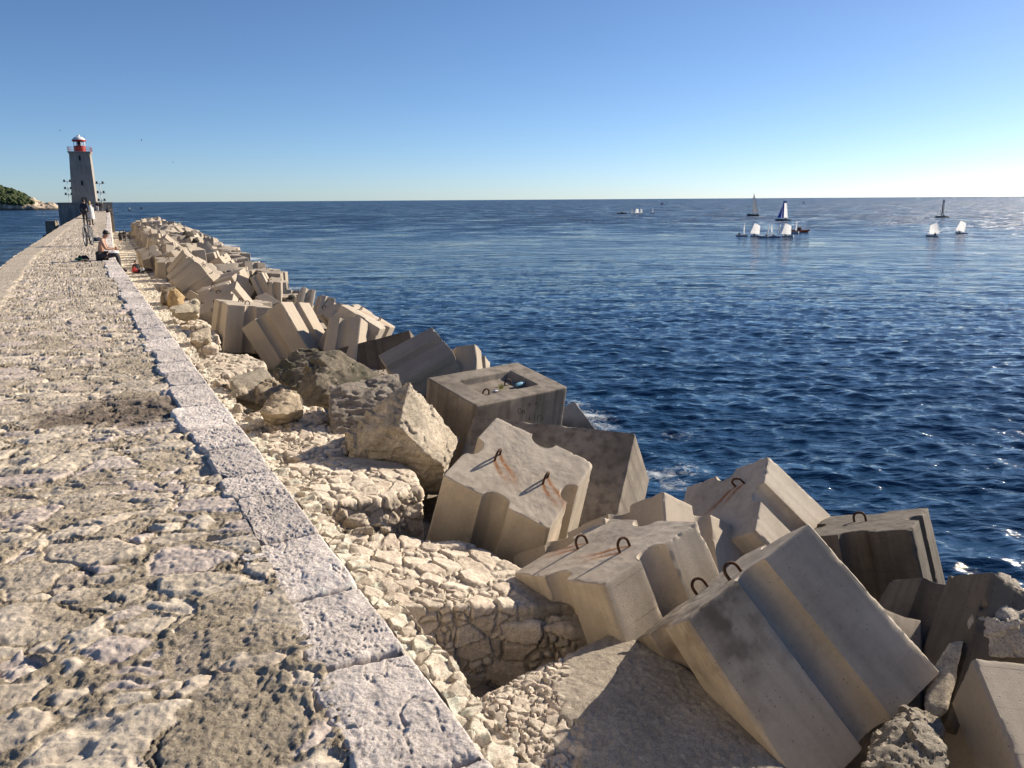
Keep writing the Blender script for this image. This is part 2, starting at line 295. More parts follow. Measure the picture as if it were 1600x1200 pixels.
# ---------------------------------------------------------------- the sea: one sheet to the horizon
def sea_material():
    m, t, b = nodes('sea_water'); L = t.links
    b.inputs['Base Color'].default_value = (0.009, 0.039, 0.092, 1); b.inputs['Roughness'].default_value = 0.06; b.inputs['IOR'].default_value = 1.33
    tc = N(t, 'ShaderNodeTexCoord')
    mp = N(t, 'ShaderNodeMapping'); mp.inputs['Rotation'].default_value = (0, 0, math.radians(-28)); mp.inputs['Scale'].default_value = (0.36, 1.0, 1.0); L.new(tc.outputs['Object'], mp.inputs[0])
    n1 = N(t, 'ShaderNodeTexNoise', Scale=1.25, Detail=5.0, Roughness=0.6, Distortion=0.3); L.new(mp.outputs[0], n1.inputs['Vector'])
    n2 = N(t, 'ShaderNodeTexNoise', Scale=3.2, Detail=5.0, Roughness=0.6, Distortion=0.2); L.new(mp.outputs[0], n2.inputs['Vector'])
    n0 = N(t, 'ShaderNodeTexNoise', Scale=0.045, Detail=3.0); L.new(mp.outputs[0], n0.inputs['Vector'])
    g0 = N(t, 'ShaderNodeMapRange'); g0.inputs[1].default_value = 0.3; g0.inputs[2].default_value = 0.7; g0.inputs[3].default_value = 0.55; g0.inputs[4].default_value = 1.3; L.new(n0.outputs[0], g0.inputs[0])
    b1 = N(t, 'ShaderNodeBump', Distance=0.22); L.new(g0.outputs[0], b1.inputs['Strength']); b1.inputs['Strength'].default_value = 1.0
    L.new(n1.outputs[0], b1.inputs['Height'])
    b2 = N(t, 'ShaderNodeBump', Strength=0.9, Distance=0.075); L.new(n2.outputs[0], b2.inputs['Height']); L.new(b1.outputs[0], b2.inputs['Normal'])
    n3 = N(t, 'ShaderNodeTexNoise', Scale=0.5, Detail=4.0, Roughness=0.62, Distortion=0.4); L.new(mp.outputs[0], n3.inputs['Vector'])
    b3 = N(t, 'ShaderNodeBump', Strength=0.85, Distance=0.45); L.new(n3.outputs[0], b3.inputs['Height']); L.new(b2.outputs[0], b3.inputs['Normal'])
    n4 = N(t, 'ShaderNodeTexNoise', Scale=0.16, Detail=4.0, Roughness=0.62, Distortion=0.4); L.new(mp.outputs[0], n4.inputs['Vector'])
    b4 = N(t, 'ShaderNodeBump', Strength=0.75, Distance=1.35); L.new(n4.outputs[0], b4.inputs['Height']); L.new(b3.outputs[0], b4.inputs['Normal'])
    n5 = N(t, 'ShaderNodeTexNoise', Scale=0.055, Detail=4.0, Roughness=0.65, Distortion=0.3); L.new(tc.outputs['Object'], n5.inputs['Vector'])
    b5 = N(t, 'ShaderNodeBump', Distance=3.2); L.new(n5.outputs[0], b5.inputs['Height']); L.new(b4.outputs[0], b5.inputs['Normal'])
    L.new(b5.outputs[0], b.inputs['Normal'])
    at = N(t, 'ShaderNodeAttribute'); at.attribute_name = 'Col'; sp = N(t, 'ShaderNodeSeparateColor'); L.new(at.outputs['Color'], sp.inputs[0])
    L.new(sp.outputs[1], b5.inputs['Strength'])
    for bn, d0, d1 in ((b3, 0.45, 1.5), (b4, 1.35, 4.5), (b5, 3.0, 9.0)):      # ripples the mesh cannot hold far out are carried by the normal instead
        dm = N(t, 'ShaderNodeMapRange'); dm.inputs[3].default_value = d0; dm.inputs[4].default_value = d1; L.new(sp.outputs[1], dm.inputs[0]); L.new(dm.outputs[0], bn.inputs['Distance'])
    ro = N(t, 'ShaderNodeMapRange'); ro.inputs[3].default_value = 0.06; ro.inputs[4].default_value = 0.28; L.new(sp.outputs[1], ro.inputs[0]); 
    wn = N(t, 'ShaderNodeTexNoise', Scale=0.075, Detail=6.0, Roughness=0.7, Distortion=0.5); L.new(tc.outputs['Object'], wn.inputs['Vector'])       # gusts roughen the water in patches
    wm = N(t, 'ShaderNodeMapRange'); wm.inputs[1].default_value = 0.35; wm.inputs[2].default_value = 0.65; wm.inputs[3].default_value = -0.22; wm.inputs[4].default_value = 0.30; L.new(wn.outputs[0], wm.inputs[0])
    wx = N(t, 'ShaderNodeMath', operation='MULTIPLY_ADD'); wx.use_clamp = True; L.new(wm.outputs[0], wx.inputs[0]); L.new(sp.outputs[1], wx.inputs[1]); L.new(ro.outputs[0], wx.inputs[2]); L.new(wx.outputs[0], b.inputs['Roughness'])
    nf = N(t, 'ShaderNodeTexNoise', Scale=3.2, Detail=10.0, Roughness=0.75, Distortion=1.2); L.new(tc.outputs['Object'], nf.inputs['Vector'])
    ad = N(t, 'ShaderNodeMath', operation='ADD'); L.new(nf.outputs[0], ad.inputs[0]); L.new(sp.outputs[0], ad.inputs[1])
    fr = N(t, 'ShaderNodeMapRange'); fr.inputs[1].default_value = 0.86; fr.inputs[2].default_value = 1.12; L.new(ad.outputs[0], fr.inputs[0])
    foam = N(t, 'ShaderNodeBsdfDiffuse'); foam.inputs[0].default_value = (0.75, 0.8, 0.82, 1)
    mx = N(t, 'ShaderNodeMixShader'); L.new(fr.outputs[0], mx.inputs[0]); L.new(b.outputs[0], mx.inputs[1]); L.new(foam.outputs[0], mx.inputs[2])
    L.new(mx.outputs[0], t.nodes['Material Output'].inputs['Surface'])
    return m
def build_sea():
    H = EYE[2] - ZSEA
    r = [5.0]
    while r[-1] < 700: r.append(r[-1] + max(0.07, r[-1] ** 2 / 9500.0))
    while r[-1] < 60000: r.append(r[-1] * 1.12)
    r = np.array(r); dr = np.gradient(r)
    fine = np.linspace(-0.72, 0.72, 1000)
    coarse = np.linspace(0.72, 2 * math.pi - 0.72, 90)[1:]
    th = np.concatenate([fine, coarse]); dth = np.gradient(th)
    R, T = np.meshgrid(r, th, indexing='ij'); DR = np.repeat(dr[:, None], len(th), 1); DT = np.repeat(dth[None], len(r), 0)
    X = R * np.sin(T); Y = R * np.cos(T); Z = np.zeros_like(X)
    rng = np.random.default_rng(5)
    ux, uy = np.sin(T), np.cos(T)
    for k in range(72):
        lam = 0.38 * (6.0 / 0.38) ** rng.random(); kk = 2 * math.pi / lam
        a = math.radians(205 + rng.normal() * 33); dx, dy = math.sin(a), math.cos(a)
        amp = (0.042 if lam < 1.3 else 0.022 if lam < 2.4 else 0.010) / kk
        cr = abs(dx * ux + dy * uy); ct = np.sqrt(np.maximum(0, 1 - cr ** 2))
        att = sstep(1.8, 3.8, lam / (DR * cr + R * DT * ct + 1e-6))
        ph = kk * (dx * X + dy * Y) + rng.random() * 6.28 + 0.35 * np.sin(X * 0.11 + k) + 0.35 * np.sin(Y * 0.09 + 2 * k)
        s = np.sin(ph); Z += att * amp * (s + 0.22 * s * s)
    Z += ZSEA
    lod = sstep(20.0, 330.0, R).ravel()                    # waves too small for the mesh out there become roughness
    F = np.zeros(X.size)
    P = np.stack([X.ravel(), Y.ravel()], 1)
    for (px, py, rad, st) in [(922, 652, 1.5, .47), (938, 668, 1.2, .45), (905, 634, 1.0, .42), (1062, 684, 1.1, .38), (1028, 742, 1.0, .46), (1052, 758, .9, .44), (1075, 735, 1.0, .4), (1125, 712, 2.0, .22),
                              (1000, 640, 3.5, .2), (850, 585, 4.0, .2), (640, 520, 3.0, .25), (450, 470, 4.0, .45), (448, 452, 3.0, .45), (372, 405, 5.0, .6), (335, 384, 6, .65), (352, 390, 4, .5), (385, 416, 4, .6), (398, 424, 3, .5), (1300, 800, 2.5, .2), (1480, 885, 1.6, .2)]:
        c = atz(px, py, ZSEA); d = np.hypot(P[:, 0] - c[0], P[:, 1] - c[1]); F = np.maximum(F, st * np.exp(-(d / rad) ** 2))
    # surf along the foot of the headland
    for k in range(14):
        c = atz(20 + k * 6, 327.6, ZSEA); d = np.hypot((P[:, 0] - c[0]) / 1.0, (P[:, 1] - c[1]) / 3.0); F = np.maximum(F, (0.45 + 0.2 * (k % 3 == 1)) * np.exp(-(d / 7) ** 2))
    V = np.stack([X.ravel(), Y.ravel(), Z.ravel()], 1); nr, nc = X.shape
    f = grid_faces(nr, nc)
    i = np.arange(nr - 1) * nc
    f = np.concatenate([f, np.stack([i + nc - 1, i, i + nc, i + 2 * nc - 1], 1)])
    inner = len(V); V = np.concatenate([V, [[0, 0, ZSEA]]]); F = np.append(F, 0); lod = np.append(lod, 0)
    me = new_mesh('sea', V, f, col=np.stack([F, lod, F * 0], 1))
    o = link('sea', me, sea_material()); tag(o, 'deep blue sea with small wind ripples out to the horizon', kind='structure')
build_sea()

# ---------------------------------------------------------------- the breakwater wall
def wall_spacing(s0, s1, h, k=0.5, lo=0.008, hi=0.5):
    s = [s0]
    while s[-1] < s1:
        D = max(s[-1], 1.0); s.append(s[-1] + min(hi, max(lo, D * D / (h * 813) * k)))
    return np.array(s)
BURN = atz(205, 640, 0)
def paving(s, u):
    """height and colour of the wall-top paving; u = distance in from the coping's inner side"""
    P = np.stack([s, u, s * 0], 1)
    wp = P + 0.09 * np.stack([fbm(P * 3.1, 2, seed=3), fbm(P * 3.1, 2, seed=9), s * 0], 1) + 0.02 * np.stack([fbm(P * 17, 2, seed=4), fbm(P * 17, 2, seed=8), s * 0], 1)
    a1, a2, ah, at_ = voro(wp * np.array([1 / 0.29, 1 / 0.40, 1]), 11, flat=True, tilt=0.06); ea = (a2 - a1) * 0.4
    b1, b2, bh, bt_ = voro(wp * np.array([1 / 0.16, 1 / 0.22, 1]), 21, flat=True, tilt=0.05); eb = (b2 - b1) * 0.2
    big = ah < 0.68
    e = np.where(big, ea, np.minimum(ea, eb)); h = np.where(big, ah * 1.45, bh); tl = np.where(big, at_, bt_)
    worn = fbm(P * 0.8, 3, seed=31)                        # where mortar covers the stones
    e = e + 0.030 * fbm(P * 14, 4, 0.62, seed=14)
    gap = 0.010 + 0.085 * np.clip(fbm(P * 2.6, 4, 0.6, seed=32) + 0.22, 0, 1)
    m = sstep(gap * 0.55, gap * 1.25, e) * sstep(1.15, 0.55, h + 0.7 * worn + 0.25 * fbm(P * 5, 3, seed=33))
    rough = fbm(P * np.array([8, 4.5, 1]), 5, 0.6, seed=41); hol = np.clip(fbm(P * np.array([6.5, 4.5, 1]), 3, 0.55, seed=44) - 0.2, 0, 1)
    wv = P * np.array([26, 6, 1]); wv[:, 0] += 3.0 * fbm(P * np.array([2.5, 2.5, 1]), 2, seed=46)
    layers = np.abs(fbm(wv, 4, 0.55, seed=47))
    fine = fbm(P * 55, 3, 0.7, seed=43)
    stone = 0.008 - 0.075 * hol + 0.75 * tl + 0.014 * rough - 0.015 * layers * (0.4 + 0.6 * ((h * 5.1) % 1)) + 0.006 * fine - 0.010 * sstep(0.06, 0.0, e - gap)
    grain = fbm(P * 34, 4, 0.7, seed=51); pit = np.clip(fbm(P * 13, 4, 0.62, seed=57) - 0.12, 0, 1)
    mort = 0.0065 * grain + 0.022 * fbm(P * 5, 4, seed=55) - 0.018 * pit + 0.009 * fine
    crev = sstep(0.012, 0.0, np.abs(e - gap * 0.4)) * sstep(0.05, 0.3, fbm(P * 3.7, 2, seed=59))
    z = mix(mort, stone, m) - 0.017 * crev + 0.02 * fbm(P * 0.7, 2, seed=61)
    g = (h * 13.7) % 1; l = (h * 29.1) % 1
    cs = np.stack([0.52 + 0.14 * l, 0.445 + 0.13 * l - 0.01 * g, 0.345 + 0.11 * l + 0.035 * (g > .75)], 1) * (0.88 + 0.26 * (rough[:, None] * 0.5 + 0.5))
    cm = np.array([[0.43, 0.36, 0.265]]) * (0.95 + 0.3 * grain[:, None]) + 0.05 * worn[:, None]
    c = mix(cm, cs, (m * 0.9)[:, None]); c = c * (1 - 0.3 * crev[:, None])
    return z, np.clip(c, 0.02, 0.85), m, grain
def build_wall():
    root = empty('breakwater_wall', tuple(WV(0, 0, 0)))
    tag(root, 'long stone breakwater wall with rough paved top running out to the lighthouse', 'wall')
    org = np.array(WV(0, 0, 0))
    def put(name, V, f, mat, col, smooth=True, angle=None):
        return link(name, new_mesh(name, V - org, f, smooth=smooth, col=col, angle=angle), mat, root)
    s = wall_spacing(0.9, 186, 1.65, 0.42, 0.0075, 0.6); s = np.concatenate([np.arange(-4, 0.9, 0.06), s])
    # paving (between the coping and a plain band along the harbour edge)
    nc = 360; v = np.linspace(0, 1, nc)
    wtot = wall_w(s)
    CW = 0.37
    S, Vv = np.meshgrid(s, v, indexing='ij'); WT = np.repeat(wtot[:, None], nc, 1)
    U = Vv * (WT - CW + 0.06) - 0.06                      # tucked a little under the coping's ragged side
    z, c, m, g = paving(S.ravel(), U.ravel())
    off = -(CW + U.ravel()); edge = WT.ravel() + off       # distance from the harbour edge
    band = sstep(0.62, 0.5, edge + 0.06 * fbm(np.stack([S.ravel(), U.ravel(), 0 * U.ravel()], 1) * 2.0, 3, seed=71))
    c = mix(c, np.array([[0.50, 0.43, 0.34]]) * (0.95 + 0.15 * g[:, None]), (band * 0.6)[:, None]); z = mix(z, 0.02 + 0.008 * g, band * 0.8)
    x, y = W(S.ravel(), off)
    # soot of an old fire on the paving
    dd = np.stack([x - BURN[0], y - BURN[1]], 1); al = dd @ np.array([-math.sin(A1), math.cos(A1)]); ac = dd @ np.array([math.cos(A1), math.sin(A1)])
    q = (al / 0.55) ** 2 + ((ac - 0.05) / 0.85) ** 2
    soot = sstep(1.3, 0.0, q + 1.1 * fbm(np.stack([x, y, 0 * x], 1) * np.array([4.5, 4.5, 1]), 5, 0.65, seed=77)) * 0.72
    c = c * (1 - soot[:, None]) + soot[:, None] * np.array([[0.075, 0.052, 0.04]]) * (1.2 + g[:, None])
    put('paving', np.stack([x, y, z], 1), grid_faces(len(s), nc, flip=True), M['wall'], np.column_stack([c, 1 - 0.62 * m * (1 - soot)]))
    # coping stones along the sea edge
    rng = random.Random(4); joints = [-6.0]
    while joints[-1] < 200: joints.append(joints[-1] + rng.uniform(0.5, 1.0))
    # the joints one can see in the near part
    near = [1.0, 1.95, 2.62, 3.22, 3.87, 4.55, 5.0, 5.62, 6.2, 6.95]
    joints = [j for j in joints if j < 0.7] + near + [j for j in joints if j > 7.6]
    joints = np.array(joints)
    sc_ = wall_spacing(0.9, 186, 1.65, 0.42, 0.0065, 0.6); sc_ = np.concatenate([np.arange(-4, 0.9, 0.06), sc_])
    nk = 74; k = np.linspace(0, 1, nk); S, K = np.meshgrid(sc_, k, indexing='ij'); Sf, Kf = S.ravel(), K.ravel()
    idx = np.searchsorted(joints, Sf) ; idx = np.clip(idx, 1, len(joints) - 1)
    jh = _h(idx, idx * 0, idx * 0, 91); jh2 = _h(idx, idx * 0, idx * 0, 92)
    P = np.stack([Sf, Kf * 0.4, 0 * Sf], 1)
    skew = (Kf - 0.5) * 0.10 * (jh2 - 0.5) * 2
    jw = 0.009 + 0.008 * fbm(P * 6, 2, seed=95)
    Sj = Sf + skew * 0 + 0.012 * fbm(P * 9, 3, seed=96)
    dj = np.minimum(abs(Sj - joints[idx - 1]), abs(joints[idx] - Sj))
    width = CW + 0.10 * (jh - 0.55) + 0.035 * fbm(np.stack([Sf, 0 * Sf, 0 * Sf], 1) * 5, 4, 0.6, seed=93) - 0.05 * sstep(0.10, 0.0, dj) * jh2
    offc = -Kf * width
    pf1, pf2, ph = voro(P * np.array([42, 48, 1]) + 1.2 * fbm(P * 20, 2, seed=97)[:, None], 99, flat=True)
    pits = sstep(0.5, 0.1, pf1) * (ph > 0.45) * (0.4 + ph * 0.6)
    sizeat = np.clip(2.4 / np.maximum(Sf, 1.5), 0.25, 1)
    pitz = (0.35 + 0.65 * sstep(-0.25, 0.15, fbm(P * 2.5, 3, seed=94))) * pits
    zc = 0.013 + 0.010 * (jh2 - 0.5) - 0.0055 * pitz * (0.15 + 1.3 * jh2) + 0.008 * fbm(P * 30, 5, 0.7, seed=98) + 0.018 * fbm(P * 3.5, 3, seed=100)
    zc = zc - 0.045 * sstep(jw * 1.6, jw * 0.4, dj) - 0.012 * sstep(0.05, 0.0, dj)
    rim = np.minimum(Kf, 1 - Kf) * width
    zc = zc - 0.05 * (1 - np.sqrt(np.clip(1 - (1 - np.clip(rim / 0.022, 0, 1)) ** 2, 0, 1)))
    crack = abs(fbm(P * np.array([3.0, 7.0, 1]) + 5, 3, seed=103)); zc = zc - 0.010 * sstep(0.02, 0.0, crack) * (jh > 0.5)
    x, y = W(Sf, offc)
    cc = np.array([[0.72, 0.64, 0.575]]) * (0.80 + 0.30 * jh[:, None]) * (1 + 0.22 * fbm(P * 4 + jh[:, None] * 9, 4, 0.6, seed=106)[:, None]) * (1 + 0.15 * fbm(P * 25, 3, seed=105)[:, None])
    cc = mix(cc, np.array([[0.25, 0.21, 0.17]]), (sstep(jw * 1.4, jw * 0.5, dj) * 0.8)[:, None]); cc = cc * (1 - 0.28 * pitz[:, None])
    put('coping', np.stack([x, y, zc], 1), grid_faces(len(sc_), nk, flip=True), M['coping'], np.clip(cc, 0.03, 0.85))
    # sea face, harbour face
    def face(name, sv, offs, zs, nz, cell, seed, base, amp=0.03):
        zz = np.linspace(0, 1, nz); S, Zt = np.meshgrid(sv, zz, indexing='ij'); Sf = S.ravel(); Zf = Zt.ravel()
        zt = zs[0] + (zs[1](Sf) if callable(zs[1]) else zs[1]) * Zf - zs[0] * Zf
        P = np.stack([Sf, zt, 0 * Sf], 1)
        f1, f2, hh = voro(P / cell, seed, flat=True); e = (f2 - f1)
        st = sstep(0.03, 0.2, e)
        o = offs[0](Sf) if callable(offs[0]) else offs[0]
        d = amp * st * (0.4 + hh) + 0.02 * fbm(P * 7, 4, seed=seed + 5)
        o2 = o + (d if offs[1] > 0 else -d)
        x, y = W(Sf, o2); c = np.array(base)[None] * (0.75 + 0.45 * hh[:, None]) * (0.55 + 0.45 * st[:, None])
        put(name, np.stack([x, y, zt], 1), grid_faces(len(sv), nz, flip=offs[1] < 0), M['rubble'], np.clip(c, 0.03, 0.7))
    sv = wall_spacing(0.9, 186, 1.65, 1.0, 0.06, 0.5); sv = np.concatenate([np.arange(-4, 0.9, 0.2), sv])
    face('sea_face', sv, (-0.03, 1), (0.0, -5.2), 90, 0.3, 201, (0.50, 0.43, 0.33))
    face('harbour_face', sv, (lambda s: -wall_w(s) + 0.0, -1), (0.03, -7.0), 60, 0.4, 211, (0.40, 0.35, 0.28))
    # foundation ledge at the wall's foot, the walkway in the distance
    sl_ = wall_spacing(4.0, 186, 5.2, 0.45, 0.02, 0.35); sl_ = np.concatenate([np.arange(-4, 4, 0.08), sl_])
    oo = np.concatenate([np.linspace(-0.1, 1.7, 50)[:-1], np.linspace(1.7, 2.3, 40)]); lip = 2.3
    S, O = np.meshgrid(sl_, oo, indexing='ij'); Sf, Of = S.ravel(), O.ravel()
    P = np.stack([Sf, Of, 0 * Sf], 1); wpn = P + 0.05 * np.stack([fbm(P * 5, 2, seed=301), fbm(P * 5, 2, seed=302), 0 * Sf], 1)
    f1, f2, hh, tl = voro(wpn / 0.22, 311, flat=True, tilt=0.12); st = sstep(0.02, 0.12, f2 - f1)
    z = ledge_z(Sf) + 0.03 * st * (0.3 + hh) + tl + 0.03 * fbm(P * 8, 4, seed=313) + 0.06 * fbm(P * 0.8, 2, seed=314)
    ragged = 0.09 * fbm(np.stack([Sf, 0 * Sf, 0 * Sf], 1) * 2.2, 4, 0.6, seed=315)
    Of2 = Of + ragged * sstep(1.2, 2.3, Of)
    x, y = W(Sf, Of2)
    c = np.stack([0.66 + 0.13 * hh, 0.57 + 0.12 * hh, 0.45 + 0.11 * hh], 1) * (0.75 + 0.25 * st[:, None]) * (1 + 0.2 * fbm(P * 9, 3, seed=316)[:, None])
    put('foundation_ledge', np.stack([x, y, z], 1), grid_faces(len(sl_), len(oo)), M['rubble'], np.clip(c, 0.04, 0.72))
    zz = np.linspace(0, 1, 44); S, Zt = np.meshgrid(sl_, zz, indexing='ij'); Sf = S.ravel()
    z0 = (ledge_z(sl_) + 0.02)[:, None]; zt = (z0 + (-1.9) * Zt).ravel()
    P = np.stack([Sf, zt, 0 * Sf], 1); f1, f2, hh = voro(P / 0.27, 321, flat=True); st = sstep(0.03, 0.22, f2 - f1)
    o2 = 2.27 + 0.09 * fbm(np.stack([Sf, 0 * Sf, 0 * Sf], 1) * 2.2, 4, 0.6, seed=315) + 0.06 * st * (0.3 + hh) * sstep(0, 0.06, Zt.ravel()) + 0.02 * fbm(P * 9, 3, seed=322) + 0.1 * Zt.ravel()
    x, y = W(Sf, o2); c = np.stack([0.46 + 0.1 * hh, 0.39 + 0.09 * hh, 0.30 + 0.08 * hh], 1) * (0.6 + 0.4 * st[:, None])
    put('ledge_face', np.stack([x, y, zt], 1), grid_faces(len(sl_), 44), M['rubble'], np.clip(c, 0.04, 0.7))
def ledge_z(s): return np.interp(s, [-10, 24, 60, 120, 300], [-3.5, -3.5, -4.15, -4.2, -4.2])
build_wall()

# rubble core of the mound under the blocks
def build_mound():
    s = np.concatenate([np.arange(-6, 40, 0.2), np.arange(40, 196, 0.6)]); o = np.linspace(2.0, 15.0, 60)
    S, O = np.meshgrid(s, o, indexing='ij'); P = np.stack([S.ravel(), O.ravel(), 0 * S.ravel()], 1)
    f1, f2, hh = voro(P / 0.9, 401, flat=True)
    base = np.interp(O.ravel(), [2, 4, 6, 11, 15], [-4.9, -5.0, -5.45, -6.3, -8.0]); far = sstep(30, 90, S.ravel()) * np.interp(O.ravel(), [2, 4, 8, 12, 15], [0, 0.6, 1.1, 0.3, 0])
    z = base + far * 0.8 + 0.35 * sstep(0.0, 0.5, f2 - f1) * (hh - 0.2) + 0.25 * fbm(P * 1.1, 4, seed=403)
    x, y = W(S.ravel(), O.ravel())
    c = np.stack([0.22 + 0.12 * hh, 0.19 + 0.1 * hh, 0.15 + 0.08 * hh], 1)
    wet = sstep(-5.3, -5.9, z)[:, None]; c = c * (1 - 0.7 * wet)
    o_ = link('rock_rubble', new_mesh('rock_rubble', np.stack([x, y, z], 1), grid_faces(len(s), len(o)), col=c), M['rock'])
    tag(o_, 'dark rubble of the mound showing in the gaps under the concrete blocks', 'rubble', kind='stuff')
build_mound()

# ---------------------------------------------------------------- grooved concrete blocks
def outline(sx, sy, gw, gd, ch, ne, ng, grooves=True):
    pts = []; edge = []
    def side(L, other):
        h = L / 2 - ch; out = []
        if not grooves:
            for t in np.linspace(-h, h, 2 * ne): out.append((t, 0.0, min(abs(t + h), abs(t - h)) ))
            return out
        for t in np.linspace(-h, -gw, ne): out.append((t, 0.0, min(abs(t + h), abs(t + gw))))
        us = np.sin(np.linspace(-1, 1, ng) * math.pi / 2)
        for u in us[1:-1]: out.append((u * gw, gd * (1 - abs(u) ** 2.4) ** 0.62, 0.2 + 0 * u))
        for t in np.linspace(gw, h, ne): out.append((t, 0.0, min(abs(t - h), abs(t - gw))))
        return out
    # ccw: bottom (-y), right (+x), top (+y), left (-x)
    for t, d, e in side(sx, sy): pts.append((t, -sy / 2 + d)); edge.append(e)
    for t, d, e in side(sy, sx): pts.append((sx / 2 - d, t)); edge.append(e)
    for t, d, e in side(sx, sy): pts.append((-t, sy / 2 - d)); edge.append(e)
    for t, d, e in side(sy, sx): pts.append((-sx / 2 + d, -t)); edge.append(e)
    return np.array(pts), np.array(edge)
def block_mesh(name, dims, detail, seed, rust=None, grooves=True, chip=1.0, grime=0.0):
    sx, sy, h, tp = dims
    ne, ng, nz, ncap = {0: (2, 6, 3, 2), 1: (5, 9, 8, 4), 2: (26, 17, 56, 44)}[detail]
    gw, gd = 0.125 * (sx + sy) / 2, 0.105 * (sx + sy) / 2
    o, edge = outline(sx, sy, gw, gd, 0.035, ne, ng, grooves); n = len(o)
    bv = 0.016
    zs = np.concatenate([[-h / 2 + bv], np.linspace(-h / 2 + bv + 0.03, h / 2 - bv - 0.03, nz), [h / 2 - bv]])
    rings = []
    def ring(z, f, inset=0.0):
        sc = mix(1.0, tp, (z + h / 2) / h) * f
        p = o * sc
        if inset: p = p * (1 - inset / (0.5 * min(sx, sy)))
        return np.column_stack([p, np.full(n, z)])
    capf = np.linspace(0, 1, ncap + 1)[1:]
    for f in capf[:-1]: rings.append(ring(-h / 2, f))
    rings.append(ring(-h / 2, 1.0, bv)); rings.append(ring(-h / 2 + bv * 0.3, 1.0, bv * 0.3))
    for z in zs: rings.append(ring(z, 1.0))
    rings.append(ring(h / 2 - bv * 0.3, 1.0, bv * 0.3)); rings.append(ring(h / 2, 1.0, bv))
    for f in capf[:-1][::-1]: rings.append(ring(h / 2, f))
    m = len(rings); V = np.concatenate(rings + [[[0, 0, -h / 2], [0, 0, h / 2]]])
    F = []
    i = np.arange(n); j = (i + 1) % n
    q = np.concatenate([np.stack([k * n + i, k * n + j, (k + 1) * n + j, (k + 1) * n + i], 1) for k in range(m - 1)])
    F = [tuple(a) for a in q.tolist()]
    b0, t0 = m * n, m * n + 1
    F += [(b0, int(jj), int(ii)) for ii, jj in zip(i, j)] + [(t0, (m - 1) * n + int(ii), (m - 1) * n + int(jj)) for ii, jj in zip(i, j)]
    if detail >= 1:
        P = V + seed * 3.7
        zn = np.minimum(abs(V[:, 2] - h / 2), abs(V[:, 2] + h / 2))
        e2 = np.concatenate([np.tile(edge, m), [9, 9]])
        ridx = np.concatenate([np.repeat(np.arange(m), n), [0, m - 1]])
        capr = np.where(ridx < ncap, 1 - (ridx + 1) / ncap, np.where(ridx >= m - ncap, (ridx - (m - ncap)) / ncap, 0.0)) * min(sx, sy) / 2
        close_top = np.exp(-((zn + capr) / 0.035) ** 2); close_v = np.exp(-((e2) / 0.035) ** 2) * (capr < 0.05)
        close = np.maximum(close_top, close_v)
        cn = np.clip(fbm(P * 3.5, 5, 0.65, seed=int(seed * 10) + 1) * 1.8 + 0.2 * fbm(P * 18, 3, seed=8) - 0.22, 0, 1)
        inw = -V / np.linalg.norm(V, axis=1)[:, None]
        V = V + inw * (close * (0.004 + 0.075 * cn * chip))[:, None]
        nrm = np.where((capr > 0.001)[:, None], np.array([0, 0, 1.0]) * np.sign(V[:, 2:3]), np.column_stack([V[:, :2], 0 * V[:, 2]]) / (np.linalg.norm(V[:, :2], axis=1)[:, None] + 1e-9))
        amp = 0.002 + 0.007 * (capr > 0.001)
        V = V + nrm * (amp * fbm(P * 3.0, 4, 0.55, seed=int(seed * 10) + 3) + 0.006 * (capr > 0.001) * fbm(P * 11, 3, seed=5))[:, None]
    col = np.zeros((len(V), 3)); col[:, 1] = grime
    if grime > 0.6: col[:, 1] = grime * sstep(0.0, -0.35, V[:, 0]) * sstep(-0.7, 0.1, V[:, 2]) * sstep(-0.25, 0.25, fbm(V * 2.2 + 3, 5, 0.65, seed=88)) + 0.1
    if rust:
        for (x, y, dx, dy, ln) in rust:
            d = np.array([dx, dy]) / math.hypot(dx, dy); r = V[:, :2] - np.array([x, y]); al = r @ d; ac = r @ np.array([-d[1], d[0]])
            wv = 0.03 + 0.06 * np.clip(al, 0, 1)
            k = sstep(-0.04, 0.02, al) * sstep(ln, ln * 0.25, al) * np.exp(-((ac + 0.02 * np.sin(al * 9)) / wv) ** 2) * (V[:, 2] > h / 2 - 0.06)
            col[:, 0] = np.maximum(col[:, 0], k)
    me = new_mesh(name, V, F, smooth=True, col=col, angle=38)
    return me
def hook_mesh(r=0.021, wd=0.2, leg=0.07, axis='x', n=10):
    mb = MB(); pts = []
    R = wd / 2
    pts.append((-R, 0, -0.04)); pts.append((-R, 0, leg * 0.5)); pts.append((-R, 0, leg))
    for a in np.linspace(math.pi, 0, 11)[1:-1]: pts.append((R * math.cos(a), 0, leg + R * math.sin(a)))
    pts += [(R, 0, leg), (R, 0, leg * 0.5), (R, 0, -0.04)]
    if axis == 'y': pts = [(y, x, z) for x, y, z in pts]
    mb.tube(pts, r, n); return new_mesh('lifting_hook', mb.v, mb.f, smooth=True)
HOOK = {'x': hook_mesh(), 'y': hook_mesh(axis='y')}
for hm in HOOK.values(): hm.materials.append(M['rust'])
